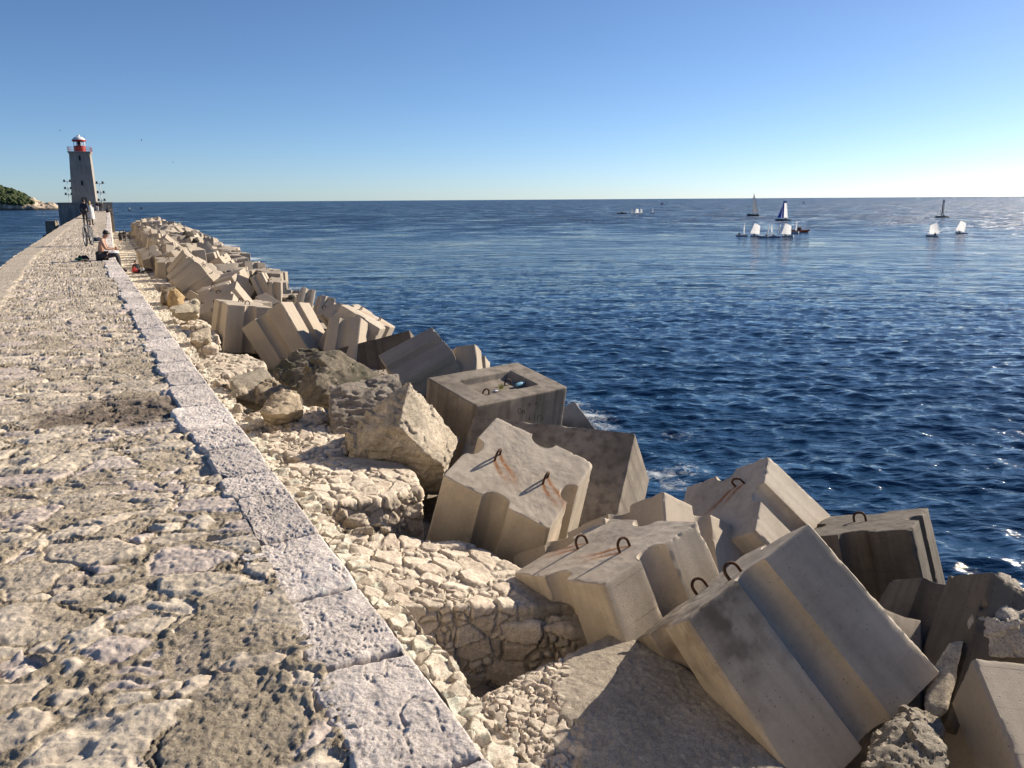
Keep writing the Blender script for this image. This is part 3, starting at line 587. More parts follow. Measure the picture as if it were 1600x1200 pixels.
def place_block(name, c, R, dims, label, cat='concrete block', mat='pale', detail=1, hooks=None, rust=False, group=None, grooves=True, seed=1.0, chip=1.0, grime=0.0, axis='x'):
    R = np.array(R); rl = None
    if hooks and rust:
        g = R.T @ np.array([0, 0, -1.0]); rl = []
        for hx, hy in hooks:
            for s in (-0.1, 0.1):
                q = (hx + s, hy) if axis == 'x' else (hx, hy + s)
                rl.append((q[0], q[1], g[0], g[1], 0.75 + 0.35 * ((hx * 7 + s * 9) % 1)))
    me = block_mesh(name, dims, detail, seed, rl, grooves, chip, grime)
    o = link(name, me, M[mat])
    o.matrix_world = Matrix([list(R[i]) + [float(c[i])] for i in range(3)] + [[0, 0, 0, 1]])
    tag(o, label, cat, group)
    for hx, hy in hooks or []:
        hk = link('lifting_hook', HOOK[axis], None, o); hk.location = (hx, hy, dims[2] / 2)
    return o
FIT = {
 'A': dict(c=[-0.041, 14.106, -3.929], R=[[0.4484, -0.8746, 0.1845], [0.8462, 0.3489, -0.4027], [0.2879, 0.3367, 0.8965]], d=[2.203, 2.259, 2.092, 0.905]),
 'C': dict(c=[1.664, 10.852, -4.261], R=[[0.7672, -0.5439, -0.3399], [0.6082, 0.7852, 0.1163], [0.2036, -0.296, 0.9332]], d=[2.082, 2.315, 2.095, 0.914]),
 'B': dict(c=[3.217, 9.087, -3.925], R=[[0.8027, -0.2179, -0.5552], [0.4897, 0.772, 0.4051], [0.3403, -0.5971, 0.7264]], d=[2.381, 1.917, 2.185, 0.901]),
 'D': dict(c=[0.802, 17.235, -4.896], R=[[0.9243, 0.2729, -0.267], [-0.3817, 0.6487, -0.6584], [-0.0064, 0.7104, 0.7037]], d=[3.805, 2.609, 2.179, 0.999]),
 'G': dict(c=[4.565, 14.585, -4.799], R=[[0.3538, -0.6523, -0.6703], [0.8263, 0.5538, -0.1029], [0.4384, -0.5175, 0.7349]], d=[2.15, 2.192, 2.034, 0.904]),
 'H': dict(c=[6.484, 13.35, -5.017], R=[[0.8212, 0.5474, -0.1612], [-0.4906, 0.8215, 0.2904], [0.2914, -0.1594, 0.9432]], d=[1.906, 2.3, 2.101, 0.957]),
 'I': dict(c=[6.158, 9.682, -4.7], R=[[0.2363, 0.8487, 0.4731], [-0.8482, -0.0574, 0.5265], [0.474, -0.5257, 0.7063]], d=[2.2, 2.2, 2.1, 0.92]),
 'K': dict(c=[5.841, 7.191, -4.6], R=[[0.9903, -0.0185, 0.1374], [-0.1246, 0.3169, 0.9402], [-0.0609, -0.9483, 0.3115]], d=[2.2, 2.2, 2.1, 0.92]),
 'F': dict(c=[2.575, 13.126, -4.9], R=[[0.755, -0.6537, 0.051], [0.4195, 0.5414, 0.7287], [-0.5039, -0.5288, 0.683]], d=[2.2, 2.2, 2.1, 0.92]),
 'Q': dict(c=[-2.008, 29.538, -5.0], R=[[0.2349, -0.9708, -0.048], [0.832, 0.1753, 0.5263], [-0.5026, -0.1635, 0.8489]], d=[2.2, 2.2, 2.1, 0.92]),
 'R': dict(c=[-3.301, 28.81, -4.145], R=[[0.4718, 0.2575, 0.8433], [-0.8088, 0.5071, 0.2977], [-0.351, -0.8225, 0.4475]], d=[2.053, 1.134, 2.219, 0.924]),
 'T': dict(c=[-9.761, 34.886, -3.906], R=[[0.8365, 0.1981, -0.511], [-0.0921, 0.9699, 0.2253], [0.5402, -0.1414, 0.8295]], d=[2.023, 2.557, 1.769, 1.069]),
 'U': dict(c=[-12.183, 36.406, -3.864], R=[[0.8126, -0.5661, 0.1387], [0.5621, 0.824, 0.0705], [-0.1542, 0.0207, 0.9878]], d=[2.214, 2.202, 2.106, 0.922]),
 'V': dict(c=[-6.738, 35.181, -4.159], R=[[0.8484, 0.1859, 0.4957], [-0.2184, 0.9758, 0.0079], [-0.4822, -0.1149, 0.8685]], d=[2.201, 2.207, 2.098, 0.917]),
 'W': dict(c=[-6.781, 33.891, -4.43], R=[[0.9706, 0.228, 0.0774], [-0.2386, 0.868, 0.4354], [0.0321, -0.4411, 0.8969]], d=[1.585, 2.138, 2.075, 0.913]),
 'X': dict(c=[-8.97, 42.621, -4.658], R=[[0.6432, -0.5613, -0.5208], [0.4437, 0.8275, -0.3439], [0.624, -0.0099, 0.7813]], d=[1.15, 2.173, 2.078, 0.912]),
 'X2': dict(c=[-11.159, 47.383, -4.855], R=[[0.8787, -0.3985, 0.2628], [0.3214, 0.901, 0.2916], [-0.3529, -0.1718, 0.9198]], d=[0.844, 2.157, 2.076, 0.913]),
 'Y': dict(c=[-12.742, 49.274, -4.762], R=[[0.8829, -0.449, 0.1378], [0.3173, 0.7865, 0.5299], [-0.3462, -0.4241, 0.8368]], d=[0.908, 2.098, 2.077, 0.913]),
 'AA': dict(c=[-15.326, 43.83, -4.207], R=[[0.932, -0.1283, -0.339], [-0.0473, 0.8842, -0.4647], [0.3594, 0.4491, 0.818]], d=[2.203, 2.2, 2.101, 0.921]),
 'BB': dict(c=[-19.068, 58.503, -4.84], R=[[0.3781, -0.0514, 0.9243], [0.5699, -0.7739, -0.2762], [0.7296, 0.6312, -0.2634]], d=[1.642, 2.15, 2.12, 0.894]),
 'CC': dict(c=[-17.394, 57.396, -4.362], R=[[0.9062, -0.1294, -0.4026], [0.1603, 0.9861, 0.0439], [0.3913, -0.1044, 0.9143]], d=[1.002, 2.171, 2.072, 0.912]),
 'DD': dict(c=[-16.673, 57.47, -4.755], R=[[0.9735, -0.2079, 0.0954], [0.2149, 0.9741, -0.0702], [-0.0784, 0.0889, 0.993]], d=[0.914, 2.19, 2.073, 0.913]),
 'EE': dict(c=[-20.244, 58.89, -4.323], R=[[0.1543, -0.3447, 0.926], [0.9582, -0.1762, -0.2253], [0.2408, 0.922, 0.3031]], d=[2.18, 1.764, 2.078, 0.9]),
 'FF': dict(c=[-22.142, 58.648, -4.342], R=[[0.041, -0.8014, 0.5967], [0.978, -0.09, -0.188], [0.2043, 0.5913, 0.7802]], d=[2.192, 1.761, 2.041, 0.9]),
 'GG': dict(c=[-19.613, 54.452, -4.846], R=[[0.9444, -0.2458, -0.2184], [0.2332, 0.9689, -0.0823], [0.2319, 0.0268, 0.9724]], d=[2.18, 2.197, 2.092, 0.915]),
 'HH': dict(c=[-22.783, 60.464, -4.165], R=[[0.5669, -0.7202, 0.3998], [0.8209, 0.5342, -0.2017], [-0.0683, 0.4425, 0.8942]], d=[2.21, 2.196, 2.1, 0.919]),
 'II': dict(c=[-22.285, 56.944, -3.766], R=[[-0.6116, 0.3625, -0.7032], [0.7652, 0.4968, -0.4095], [0.2009, -0.7885, -0.5813]], d=[2.2, 2.198, 2.084, 0.92]),
 'JJ': dict(c=[-27.844, 66.406, -3.909], R=[[0.8951, -0.4352, 0.0964], [0.4446, 0.8873, -0.1225], [-0.0323, 0.1525, 0.9878]], d=[1.955, 2.194, 2.046, 0.907]),
 'KK': dict(c=[-32.633, 74.469, -3.676], R=[[0.827, -0.5603, 0.0465], [0.5127, 0.7178, -0.471], [0.2305, 0.4133, 0.8809]], d=[1.998, 2.223, 2.076, 0.917]),
 'LL': dict(c=[-42.705, 105.027, -3.7], R=[[0.7663, 0.633, -0.1101], [-0.6419, 0.7616, -0.0892], [0.0274, 0.139, 0.9899]], d=[2.2, 2.2, 2.099, 0.92]),
 'MM': dict(c=[-44.845, 112.04, -4.014], R=[[0.8282, -0.5087, -0.2351], [0.5148, 0.8564, -0.0394], [0.2214, -0.0884, 0.9712]], d=[1.559, 2.184, 2.01, 0.902]),
 'NN': dict(c=[-48.5, 123.403, -4.088], R=[[0.9804, -0.084, 0.178], [0.1954, 0.524, -0.829], [-0.0236, 0.8476, 0.5301]], d=[1.893, 2.237, 2.098, 0.905]),
 'OO': dict(c=[-29.986, 77.45, -3.931], R=[[0.886, -0.4568, -0.0801], [0.463, 0.881, 0.0972], [0.0261, -0.1232, 0.992]], d=[2.222, 2.201, 2.109, 0.923]),
 'PP': dict(c=[-29.95, 81.419, -4.396], R=[[0.9667, -0.1255, -0.223], [0.1118, 0.991, -0.0732], [0.2302, 0.0458, 0.9721]], d=[2.131, 2.195, 2.077, 0.91]),
 'QQ': dict(c=[-28.681, 80.793, -4.755], R=[[0.061, -0.5193, 0.8524], [0.9913, -0.0684, -0.1126], [0.1167, 0.8518, 0.5106]], d=[2.2, 2.04, 2.086, 0.912]),
 'RR': dict(c=[-71.252, 163.141, -2.711], R=[[0.1575, -0.9864, -0.0459], [0.8775, 0.1611, -0.4517], [0.453, 0.0309, 0.891]], d=[2.264, 2.299, 1.877, 0.93]),
 'VV': dict(c=[-60.709, 149.798, -3.443], R=[[0.7861, 0.4832, -0.3854], [-0.5779, 0.7959, -0.1808], [0.2194, 0.3648, 0.9049]], d=[2.202, 2.208, 1.978, 0.919]),
 'WW': dict(c=[-68.676, 161.984, -3.586], R=[[0.9911, -0.0965, 0.0915], [0.1275, 0.4935, -0.8604], [0.0378, 0.8644, 0.5014]], d=[1.943, 2.236, 2.085, 0.912]),
 'UU': dict(c=[-56.798, 132.806, -3.2], R=[[0.1715, -0.982, -0.0793], [0.8874, 0.119, 0.4454], [-0.428, -0.1468, 0.8918]], d=[2.2, 2.2, 2.1, 0.92]),
 'E': dict(c=[-0.478, 20.703, -3.999], R=[[0.7616, -0.6379, 0.1142], [0.648, 0.7495, -0.1352], [0.0007, 0.1769, 0.9842]], d=[3.036, 2.074, 2.1, 0.998]),
 'S': dict(c=[-5.334, 33.424, -5.292], R=[[0.9706, 0.0853, -0.2249], [0.0194, 0.9043, 0.4265], [0.2398, -0.4184, 0.8761]], d=[3.254, 2.402, 2.104, 0.952]),
 'P': dict(c=[3.334, 34.807, -5.9], R=[[-0.455, 0.6284, -0.631], [-0.3338, 0.5365, 0.7751], [0.8256, 0.5632, -0.0343]], d=[2.2, 2.2, 2.1, 0.92]),
 'N': dict(c=[4.024, 9.803, -4.9], R=[[0.9049, -0.0682, 0.4201], [-0.3417, 0.4721, 0.8126], [-0.2538, -0.8789, 0.4039]], d=[2.2, 2.2, 2.1, 0.92]),
 'LB': dict(c=[5.398, 11.812, -4.701], R=[[-0.167, -0.9725, -0.1624], [-0.5152, 0.2265, -0.8266], [0.8406, -0.0544, -0.5389]], d=[2.2, 2.2, 2.099, 0.919]),
 'O': dict(c=[1.508, 12.494, -5.0], R=[[0.7289, 0.6741, -0.1197], [-0.4543, 0.607, 0.652], [0.5122, -0.4209, 0.7487]], d=[2.2, 2.2, 2.1, 0.92]),
}
_t = atd(887, 631, 26.0); _q = Vector((1, 1, 1.25)).rotation_difference(Vector((0.05, -0.1, 1))); _q = Quaternion((0, 0, 1), 0.55) @ _q
FIT['P'] = dict(c=(_t + np.array([0, 0, -1.72])).tolist(), R=[list(r) for r in _q.to_matrix()], d=[2.1, 2.1, 2.1, 1.0])
FIT['T']['c'] = (np.array(FIT['T']['c']) - np.array(FIT['T']['R'])[:, 2] * 0.35).tolist(); FIT['T']['d'][2] += 0.7
HK = [(0, 0.48), (0, -0.48)]; HKY = [(0.45, 0.1), (-0.45, 0.1)]
G1 = 'grooved concrete blocks of the breakwater'
BL = {  # key: label, material, detail, hooks, axis, rust, chip, grime
 'A': ('tilted pale grooved concrete block with two rusty hooks and orange rust streaks on its top', 'pale_attr', 2, HK, 'x', True, 0.7, 0.15),
 'B': ('largest nearest grooved concrete block, tipped steeply, two hooks along its upper edge', 'pale_attr', 2, HK, 'x', False, 0.35, 0.95),
 'C': ('block with two upright hooks wedged between the rust streaked block and the largest block', 'pale_attr', 2, HK, 'x', True, 0.8, 0.3),
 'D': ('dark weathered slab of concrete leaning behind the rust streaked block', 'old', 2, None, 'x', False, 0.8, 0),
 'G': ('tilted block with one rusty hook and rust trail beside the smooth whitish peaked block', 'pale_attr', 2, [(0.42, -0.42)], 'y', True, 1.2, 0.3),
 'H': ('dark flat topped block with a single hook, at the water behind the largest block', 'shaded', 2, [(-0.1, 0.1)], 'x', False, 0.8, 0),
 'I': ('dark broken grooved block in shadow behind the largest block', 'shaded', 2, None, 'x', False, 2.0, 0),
 'K': ('smooth pale block with a straight sharp edge in the bottom corner of the picture', 'pale', 2, None, 'x', False, 0.3, 0),
 'F': ('smooth whitish block with a sharp peak between two hooked blocks', 'pale', 2, None, 'x', False, 0.6, 0),
 'O': ('small pale block tip in the gap between the rust streaked block and its neighbour', 'pale', 1, None, 'x', False, 0.8, 0),
 'N': ('chipped pale block corner peeping out behind the edge of the largest block', 'old', 1, None, 'x', False, 1.5, 0),
 'P': ('small pointed block tip at the water beside the block with the square hollow', 'pale', 1, None, 'x', False, 0.6, 0),
 'Q': ('pale block with one lit flank right behind the block with the square hollow', 'pale', 1, [(-0.5, -0.3)], 'x', False, 0.8, 0),
 'R': ('grey grooved slab leaning diagonally against the dark slab, its long groove facing up', 'pale', 2, None, 'x', False, 0.6, 0),
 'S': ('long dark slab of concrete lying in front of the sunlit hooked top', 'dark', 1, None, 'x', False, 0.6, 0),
 'T': ('big tilted block with a sunlit grooved flank resting on the dark boulders', 'pale', 2, None, 'x', False, 0.5, 0),
 'U': ('upright block with a grooved tan side and hooks along its thin lit top', 'pale', 2, HK, 'x', False, 0.5, 0),
 'V': ('tilted block whose whole sunlit top carries two hooks with orange rust lines', 'pale_attr', 2, [(0.42, 0.28), (-0.5, 0.12)], 'y', True, 0.8, 0),
 'W': ('upright shaded block with a lit grooved flank under the sunlit hooked top', 'pale', 1, None, 'x', False, 0.5, 0),
 'X': ('shaded block with a rusty bracket hook beside the sunlit hooked top', 'pale', 1, [(-0.05, 0.54)], 'x', True, 0.8, 0),
 'X2': ('small block standing between the tall pale block and the sunlit hooked top', 'pale', 1, None, 'x', False, 0.6, 0),
 'Y': ('tall pale block with a pointed corner against the water beyond the big tilted block', 'pale', 1, None, 'x', False, 0.5, 0),
 'AA': ('block with shaded hooked face and white sunlit double ridge behind the upright block', 'pale', 2, HK, 'x', False, 0.8, 0),
 'BB': ('block showing one white sunlit triangle face beside the double ridge', 'pale', 1, None, 'x', False, 0.5, 0),
 'CC': ('steeply leaning block with narrow lit strips running down to the water side', 'pale', 1, None, 'x', False, 0.5, 0),
 'DD': ('upright block on the water edge with a dark recess facing the camera', 'pale', 1, None, 'x', False, 0.5, 0),
 'EE': ('large shaded block with a sunlit scoop in its edge near the white triangle face', 'pale', 1, None, 'x', False, 0.9, 0),
 'FF': ('shaded block with a bracket hook below the broad lit top with two hooks', 'pale', 1, HKY, 'x', False, 0.8, 0),
 'GG': ('low flat block with two hooks in front of the shaded bracket block', 'pale', 1, HK, 'x', False, 1.2, 0),
 'HH': ('broad block with lit top, two hooks and a tall tan side behind the peaked boulder', 'pale', 1, HK, 'x', False, 0.8, 0),
 'II': ('grey block lying diagonally with a grooved strip along its upper edge', 'pale', 1, None, 'x', False, 0.5, 0),
 'JJ': ('upright block with a double ridge beside the person in red', 'pale', 1, HK, 'x', False, 0.5, 0),
 'KK': ('tilted block overhanging the walkway before the two dark walkers', 'pale', 1, HK, 'x', False, 0.6, 0),
 'LL': ('white block with an upright square face in the middle of the far heap', 'pale', 1, None, 'x', False, 0.3, 0),
 'MM': ('white tilted square faced block next to the upright white block', 'pale', 1, None, 'x', False, 0.3, 0),
 'NN': ('small grey square block below the tilted white block', 'pale', 1, None, 'x', False, 0.3, 0),
 'OO': ('long grey block lying across the heap under the small square block', 'pale', 1, None, 'x', False, 0.5, 0),
 'PP': ('dark fronted block with a long white lit slope towards the sea', 'pale', 1, None, 'x', False, 0.5, 0),
 'QQ': ('broken slab with several hooks lying at the water past the long lit slope', 'pale', 1, HK, 'x', False, 1.5, 0),
 'RR': ('block with a grooved lit end on the far top of the heap', 'pale', 0, None, 'x', False, 0.5, 0),
 'UU': ('wedge shaped block with a thin lit top at the far top of the heap', 'pale', 0, None, 'x', False, 0.5, 0),
 'VV': ('large tilted greenish grey face among the far blocks', 'pale', 0, None, 'x', False, 0.5, 0),
 'WW': ('small tilted greenish grey face left of the large tilted face', 'pale', 0, None, 'x', False, 0.5, 0),
}
for i_, (k, (lab, mat, det, hk, ax, rs, chip, gr)) in enumerate(BL.items()):
    f = FIT[k]; place_block('concrete_block', f['c'], f['R'], f['d'], lab, mat=mat, detail=det, hooks=hk, rust=rs, group=G1, seed=1.3 + 0.77 * i_, chip=chip, grime=gr, axis=ax,
                            grooves=k not in ('D', 'S', 'P', 'BB'))
# the block with the square hollow
def hollow_block():
    f = FIT['E']; sx, sy, h, tp = f['d']; h += 1.0
    R = np.array(f['R']); c = np.array(f['c']) - R[:, 2] * 0.5
    bm = bmesh.new(); nx = 5
    hx, hy = sx * 0.29, sy * 0.27
    xs = [-sx / 2, -hx, hx, sx / 2]; ys = [-sy / 2, -hy, hy, sy / 2]; dp = 0.19
    top = [[bm.verts.new((x, y, h / 2)) for y in ys] for x in xs]
    bot = [[bm.verts.new((x, y, -h / 2)) for y in (ys[0], ys[3])] for x in (xs[0], xs[3])]
    for i in range(3):
        for j in range(3):
            if (i, j) != (1, 1): bm.faces.new((top[i][j], top[i + 1][j], top[i + 1][j + 1], top[i][j + 1]))
    q = [top[1][1], top[2][1], top[2][2], top[1][2]]; lo = [bm.verts.new((v.co.x * 0.93, v.co.y * 0.93, h / 2 - dp)) for v in q]
    for a in range(4): bm.faces.new((q[a], q[(a + 1) % 4], lo[(a + 1) % 4], lo[a])[::-1])
    bm.faces.new(lo)
    b = [bot[0][0], bot[1][0], bot[1][1], bot[0][1]]; bm.faces.new(b[::-1])
    bm.faces.new((b[0], b[1], top[3][0], top[2][0], top[1][0], top[0][0])); bm.faces.new((b[1], b[2], top[3][3], top[3][2], top[3][1], top[3][0]))
    bm.faces.new((b[2], b[3], top[0][3], top[1][3], top[2][3], top[3][3])); bm.faces.new((b[3], b[0], top[0][0], top[0][1], top[0][2], top[0][3]))
    bmesh.ops.recalc_face_normals(bm, faces=bm.faces[:])
    bmesh.ops.bevel(bm, geom=[e for e in bm.edges if e.calc_face_angle(0) > 0.5], offset=0.045, segments=3, affect='EDGES', profile=0.6)
    for _ in range(5):
        ed = [e for e in bm.edges if e.calc_length() > 0.14]
        if not ed: break
        bmesh.ops.subdivide_edges(bm, edges=ed, cuts=1, use_grid_fill=True); bmesh.ops.triangulate(bm, faces=[f_ for f_ in bm.faces if len(f_.verts) > 4])
    bm.normal_update(); P = np.array([v.co[:] for v in bm.verts]); n_ = fbm(P * 2.5, 5, 0.6, seed=501) * 0.014
    for v, d in zip(bm.verts, n_): v.co += v.normal * float(d)
    me = bpy.data.meshes.new('hollow_block'); bm.to_mesh(me); bm.free(); me.polygons.foreach_set('use_smooth', np.full(len(me.polygons), True)); me.set_sharp_from_angle(angle=math.radians(40))
    o = link('hollow_block', me, M['old']); o.matrix_world = Matrix([list(R[i]) + [float(c[i])] for i in range(3)] + [[0, 0, 0, 1]])
    tag(o, 'level dark concrete block with a square hollow in its flat top, by the water', 'concrete block')
    for x, y in ((-0.55, -0.2), (0.42, 0.1)):
        hk = link('lifting_hook', HOOK['x'], None, o); hk.location = (x, y, h / 2 - dp)
    pm = simple('faded_black_paint', (0.06, 0.05, 0.042), 0.9)                     # faint painted scrawl on the face towards the camera
    for letter in ([[(811, 638), (809, 642), (811, 647), (813, 647), (815, 643), (813, 638)]], [[(817, 647), (817, 642), (819, 641), (820, 647)]], [[(825, 631), (827.5, 630.8), (827, 636), (827.5, 630.8), (830, 630.5)]],
                   [[(836, 632), (838, 629.5), (841, 631)]], [[(825, 657), (827, 652), (829, 657)]], [[(836, 655), (835, 649)]], [[(840, 657), (840, 650), (846, 649.5), (849, 653), (846, 657)]]):
        g = MB()
        for st in letter:
            P = []
            for px in st:
                d_ = ray(*px); nn = -R[:, 1]; p0 = c + nn * (sy / 2 + 0.004); P.append(R.T @ (EYE + d_ * (((p0 - EYE) @ nn) / (d_ @ nn)) - c))
            g.tube(P, 0.007, 4)
        g.build('painted_letter', pm, o)
    mb = MB(); mb.lathe([(0.01, 0), (0.055, 0.0), (0.06, 0.16), (0.03, 0.22), (0.03, 0.27), (0.008, 0.28)], n=12)
    bt = mb.build('bottle', simple('blue_plastic', (0.2, 0.42, 0.55), 0.3), smooth=True); bt.matrix_world = o.matrix_world @ Matrix.Translation((0.55, -0.12, h / 2 - dp + 0.06)) @ Matrix.Rotation(1.45, 4, 'Y')
    tag(bt, 'pale blue plastic bottle lying in the square hollow of the dark block', 'bottle')
hollow_block()
# the rest of the far heap: standard blocks tumbled on one another
STD = [block_mesh('concrete_block', (2.2, 2.2, 2.1, 0.92), 0, 3.1 + k) for k in range(2)]
def heap():
    rng = random.Random(12); taken = [np.array(f['c']) for f in FIT.values()]
    spots = []
    for tries in range(2500):
        s = rng.uniform(30, 182); off = rng.uniform(4.2, 12.5) if s > 62 else rng.uniform(4.6, 11.0)
        far = min(1, max(0, (s - 55) / 90))
        ridge = math.exp(-((off - 7.0) / 3.6) ** 2)
        z = mix(-5.75, -4.5, far) + ridge * far * (1.5 + 0.5 * rng.random()) + rng.uniform(-0.25, 0.25)
        if off < 5.0 and z > -4.8: z = -4.9
        if s < 66: z = -6.1 + 0.5 * max(0, 1 - abs(off - 6.5) / 3)
        x, y = W(s, off); p = np.array([float(x), float(y), z])
        if all(np.linalg.norm((p - t) * np.array([1, 1, 1.15])) > 2.25 for t in taken): taken.append(p); spots.append((s, p))
        if len(spots) >= 150: break
    s = 68.0
    while s < 180:                                          # the row along the walkway stands taller and shades it in bars
        z = mix(-3.75, -3.3, (s - 68) / 110) + rng.uniform(-.25, .25); x, y = W(s, rng.uniform(4.6, 5.3)); p = np.array([float(x), float(y), z])
        if all(np.linalg.norm(p - t) > 1.7 for t in taken[:len(FIT)]): spots.append((s, p))
        s += rng.uniform(2.5, 4.6)
    spots = [(s, p) for s, p in spots if not (s < 42 and (p[0] - float(W(s, 0)[0])) < 6)]
    for k, (s, p) in enumerate(spots):
        me = STD[k % 2]; o = link('concrete_block', me, M['pale'])
        t = rng.choice([0.15, 0.35, 0.6, 0.8]); ax = Vector((rng.gauss(0, 1), rng.gauss(0, 1), 0)).normalized()
        q = Quaternion(ax, rng.gauss(0, 1) * t) @ Quaternion((0, 0, 1), rng.uniform(0, 6.28))
        o.matrix_world = Matrix.Translation(p) @ q.to_matrix().to_4x4()
        tag(o, 'unremarkable pale grooved concrete block jumbled into the far part of the heap' if s > 60 else 'low pale concrete block half hidden between the bigger blocks of the nearer heap', 'concrete block', G1)
        if s < 95 and k % 2:
            for hx, hy in HK:
                hk = link('lifting_hook', HOOK['x'], None, o); hk.location = (hx, hy, 1.05)
heap()

# ---------------------------------------------------------------- rough stones, boulders, masonry benches
def solid(pts, vox, round_=0):
    bm = bmesh.new()
    for p in pts: bm.verts.new(p)
    r = bmesh.ops.convex_hull(bm, input=bm.verts[:])
    junk = [v for v in bm.verts if not v.link_faces]
    if junk: bmesh.ops.delete(bm, geom=junk, context='VERTS')
    bmesh.ops.recalc_face_normals(bm, faces=bm.faces[:])
    me = bpy.data.meshes.new('tmp'); bm.to_mesh(me); bm.free()
    o = bpy.data.objects.new('tmp', me); COL.objects.link(o)
    md = o.modifiers.new('r', 'REMESH'); md.mode = 'VOXEL'; md.voxel_size = vox
    if round_:
        ms = o.modifiers.new('s', 'SMOOTH'); ms.iterations = round_; ms.factor = 0.5
    dg = bpy.context.evaluated_depsgraph_get(); ev = o.evaluated_get(dg); m2 = bpy.data.meshes.new_from_object(ev)
    n = len(m2.vertices); V = np.empty(n * 3); m2.vertices.foreach_get('co', V); V = V.reshape(-1, 3)
    Nn = np.empty(n * 3); m2.vertices.foreach_get('normal', Nn); Nn = Nn.reshape(-1, 3)
    F = np.empty(len(m2.loops), dtype=np.int32); m2.loops.foreach_get('vertex_index', F)
    tot = np.empty(len(m2.polygons), dtype=np.int32); m2.polygons.foreach_get('loop_total', tot)
    F = F.reshape(-1, 4) if (tot == 4).all() else [tuple(p.vertices) for p in m2.polygons]
    bpy.data.objects.remove(o); bpy.data.meshes.remove(m2); bpy.data.meshes.remove(me)
    return V, Nn, F
def rock(pts, label, vox=0.06, amp=0.07, scale=1.2, base=(0.36, 0.31, 0.245), var=0.25, strat=0.0, seed=0, name='boulder', cat='boulder', mat='rock', group=None, rnd=3, dark=None):
    V, Nn, F = solid(pts, vox, rnd)
    P = V * scale + seed * 5.1
    g1, g2, gh, gt = voro(P * 0.9 + 0.25 * fbm(P * 2.5, 3, seed=5)[:, None], 690 + seed, tilt=1.0)
    d = 0.6 * amp * fbm(P, 7, 0.62, seed=600 + seed) - amp * 0.45 * abs(fbm(P * 2.3, 5, 0.62, seed=640 + seed)) + amp * 2.6 * gt + amp * 0.30 * fbm(P * 9, 3, 0.65, seed=644 + seed)
    f1, f2, hh = voro(P * 1.3 + 0.3 * fbm(P * 2, 2, seed=3)[:, None], 650 + seed); d = d + amp * 0.7 * (hh - 0.5) * sstep(0.0, 0.12, f2 - f1) - amp * 0.5 * sstep(0.05, 0.0, f2 - f1) * (hh > 0.4)
    if strat: d = d - strat * sstep(0.55, 0.95, np.abs(fbm(P * np.array([1, 1, 5.0]), 3, seed=660 + seed)) * 3)
    n = fbm(P * 1.7, 5, 0.6, seed=670 + seed)
    c = np.array(base)[None] * (1 + var * n[:, None] * 1.6 + 0.12 * (hh[:, None] - 0.5))
    if dark is not None:
        k = sstep(-0.05, 0.25, fbm(P * 0.8, 4, seed=680 + seed))[:, None] * 0.8; c = mix(c, np.array([dark]), k)
    o0 = V.mean(0)
    o = link(name, new_mesh(name, V + Nn * d[:, None] - o0, F, smooth=True, col=np.clip(c, 0.015, 0.75), angle=50), M[mat]); o.location = o0
    return tag(o, label, cat, group)
def hullpx(front, back, down=0.5, shrink=0.85):
    """front: (px, py, distance) of the visible corners; the body goes on `back` metres behind them"""
    A = np.array([atd(*p) for p in front]); c = A.mean(0); v = (c - EYE); v[2] = 0; v /= np.linalg.norm(v)
    B = c + (A - c) * shrink + v * back; B[:, 2] = np.minimum(B[:, 2], A[:, 2] + 0.0) - down
    return np.concatenate([A, B])
rock(hullpx([(640, 597, 17.9), (681, 644, 18.2), (721, 686, 18.4), (697, 732, 17.1), (666, 709, 16.9), (624, 665, 16.8), (630, 632, 17.3), (594, 627, 18.0), (536, 676, 18.1), (546, 718, 17.6), (600, 765, 17.9), (690, 770, 18.3)], 1.6),
     'big pointed limestone block with one bright sunlit face and a shaded cracked face', 0.035, 0.045, 1.4, (0.54, 0.465, 0.36), 0.22, 0.03, 1, 'stone_block', 'stone block', rnd=0)
rock(hullpx([(514, 603, 19.8), (540, 597, 20.0), (598, 586, 20.4), (624, 583, 20.5), (633, 612, 20.0), (600, 650, 19.4), (545, 695, 19.0), (515, 675, 19.2)], 1.3),
     'grey rough stone block with cracked flat face behind the pointed limestone block', 0.04, 0.045, 1.7, (0.34, 0.295, 0.245), 0.25, 0.035, 2, 'stone_block', 'stone block', rnd=0)
rock(hullpx([(424, 577, 26.5), (440, 560, 26.8), (468, 546, 27), (496, 542, 27.2), (508, 562, 26.4), (478, 605, 25.5), (455, 606, 25.5), (432, 592, 26)], 1.6),
     'dark rounded boulder wedged under the big tilted block', 0.05, 0.09, 1.1, (0.19, 0.165, 0.125), 0.4, 0.03, 3, rnd=0, dark=(0.10, 0.095, 0.06))
rock(hullpx([(462, 612, 22.3), (482, 565, 22.9), (497, 550, 23.1), (530, 548, 23.2), (568, 568, 23.2), (598, 588, 23.3), (588, 612, 22.6), (530, 636, 21.9), (480, 634, 21.9), (494, 600, 21.9)], 1.7),
     'dark mossy boulder with a tan flank beside the grey rough stone block', 0.05, 0.08, 1.0, (0.21, 0.18, 0.135), 0.4, 0.03, 4, rnd=0, dark=(0.10, 0.095, 0.065))
rock(hullpx([(404, 642, 19.5), (424, 616, 19.8), (446, 606, 19.9), (466, 615, 19.9), (475, 638, 19.4), (450, 648, 19.1), (425, 648, 19.1)], 0.8),
     'yellowish rounded boulder on the masonry near the wall', 0.04, 0.06, 1.6, (0.55, 0.45, 0.32), 0.2, 0.0, 5, rnd=1)
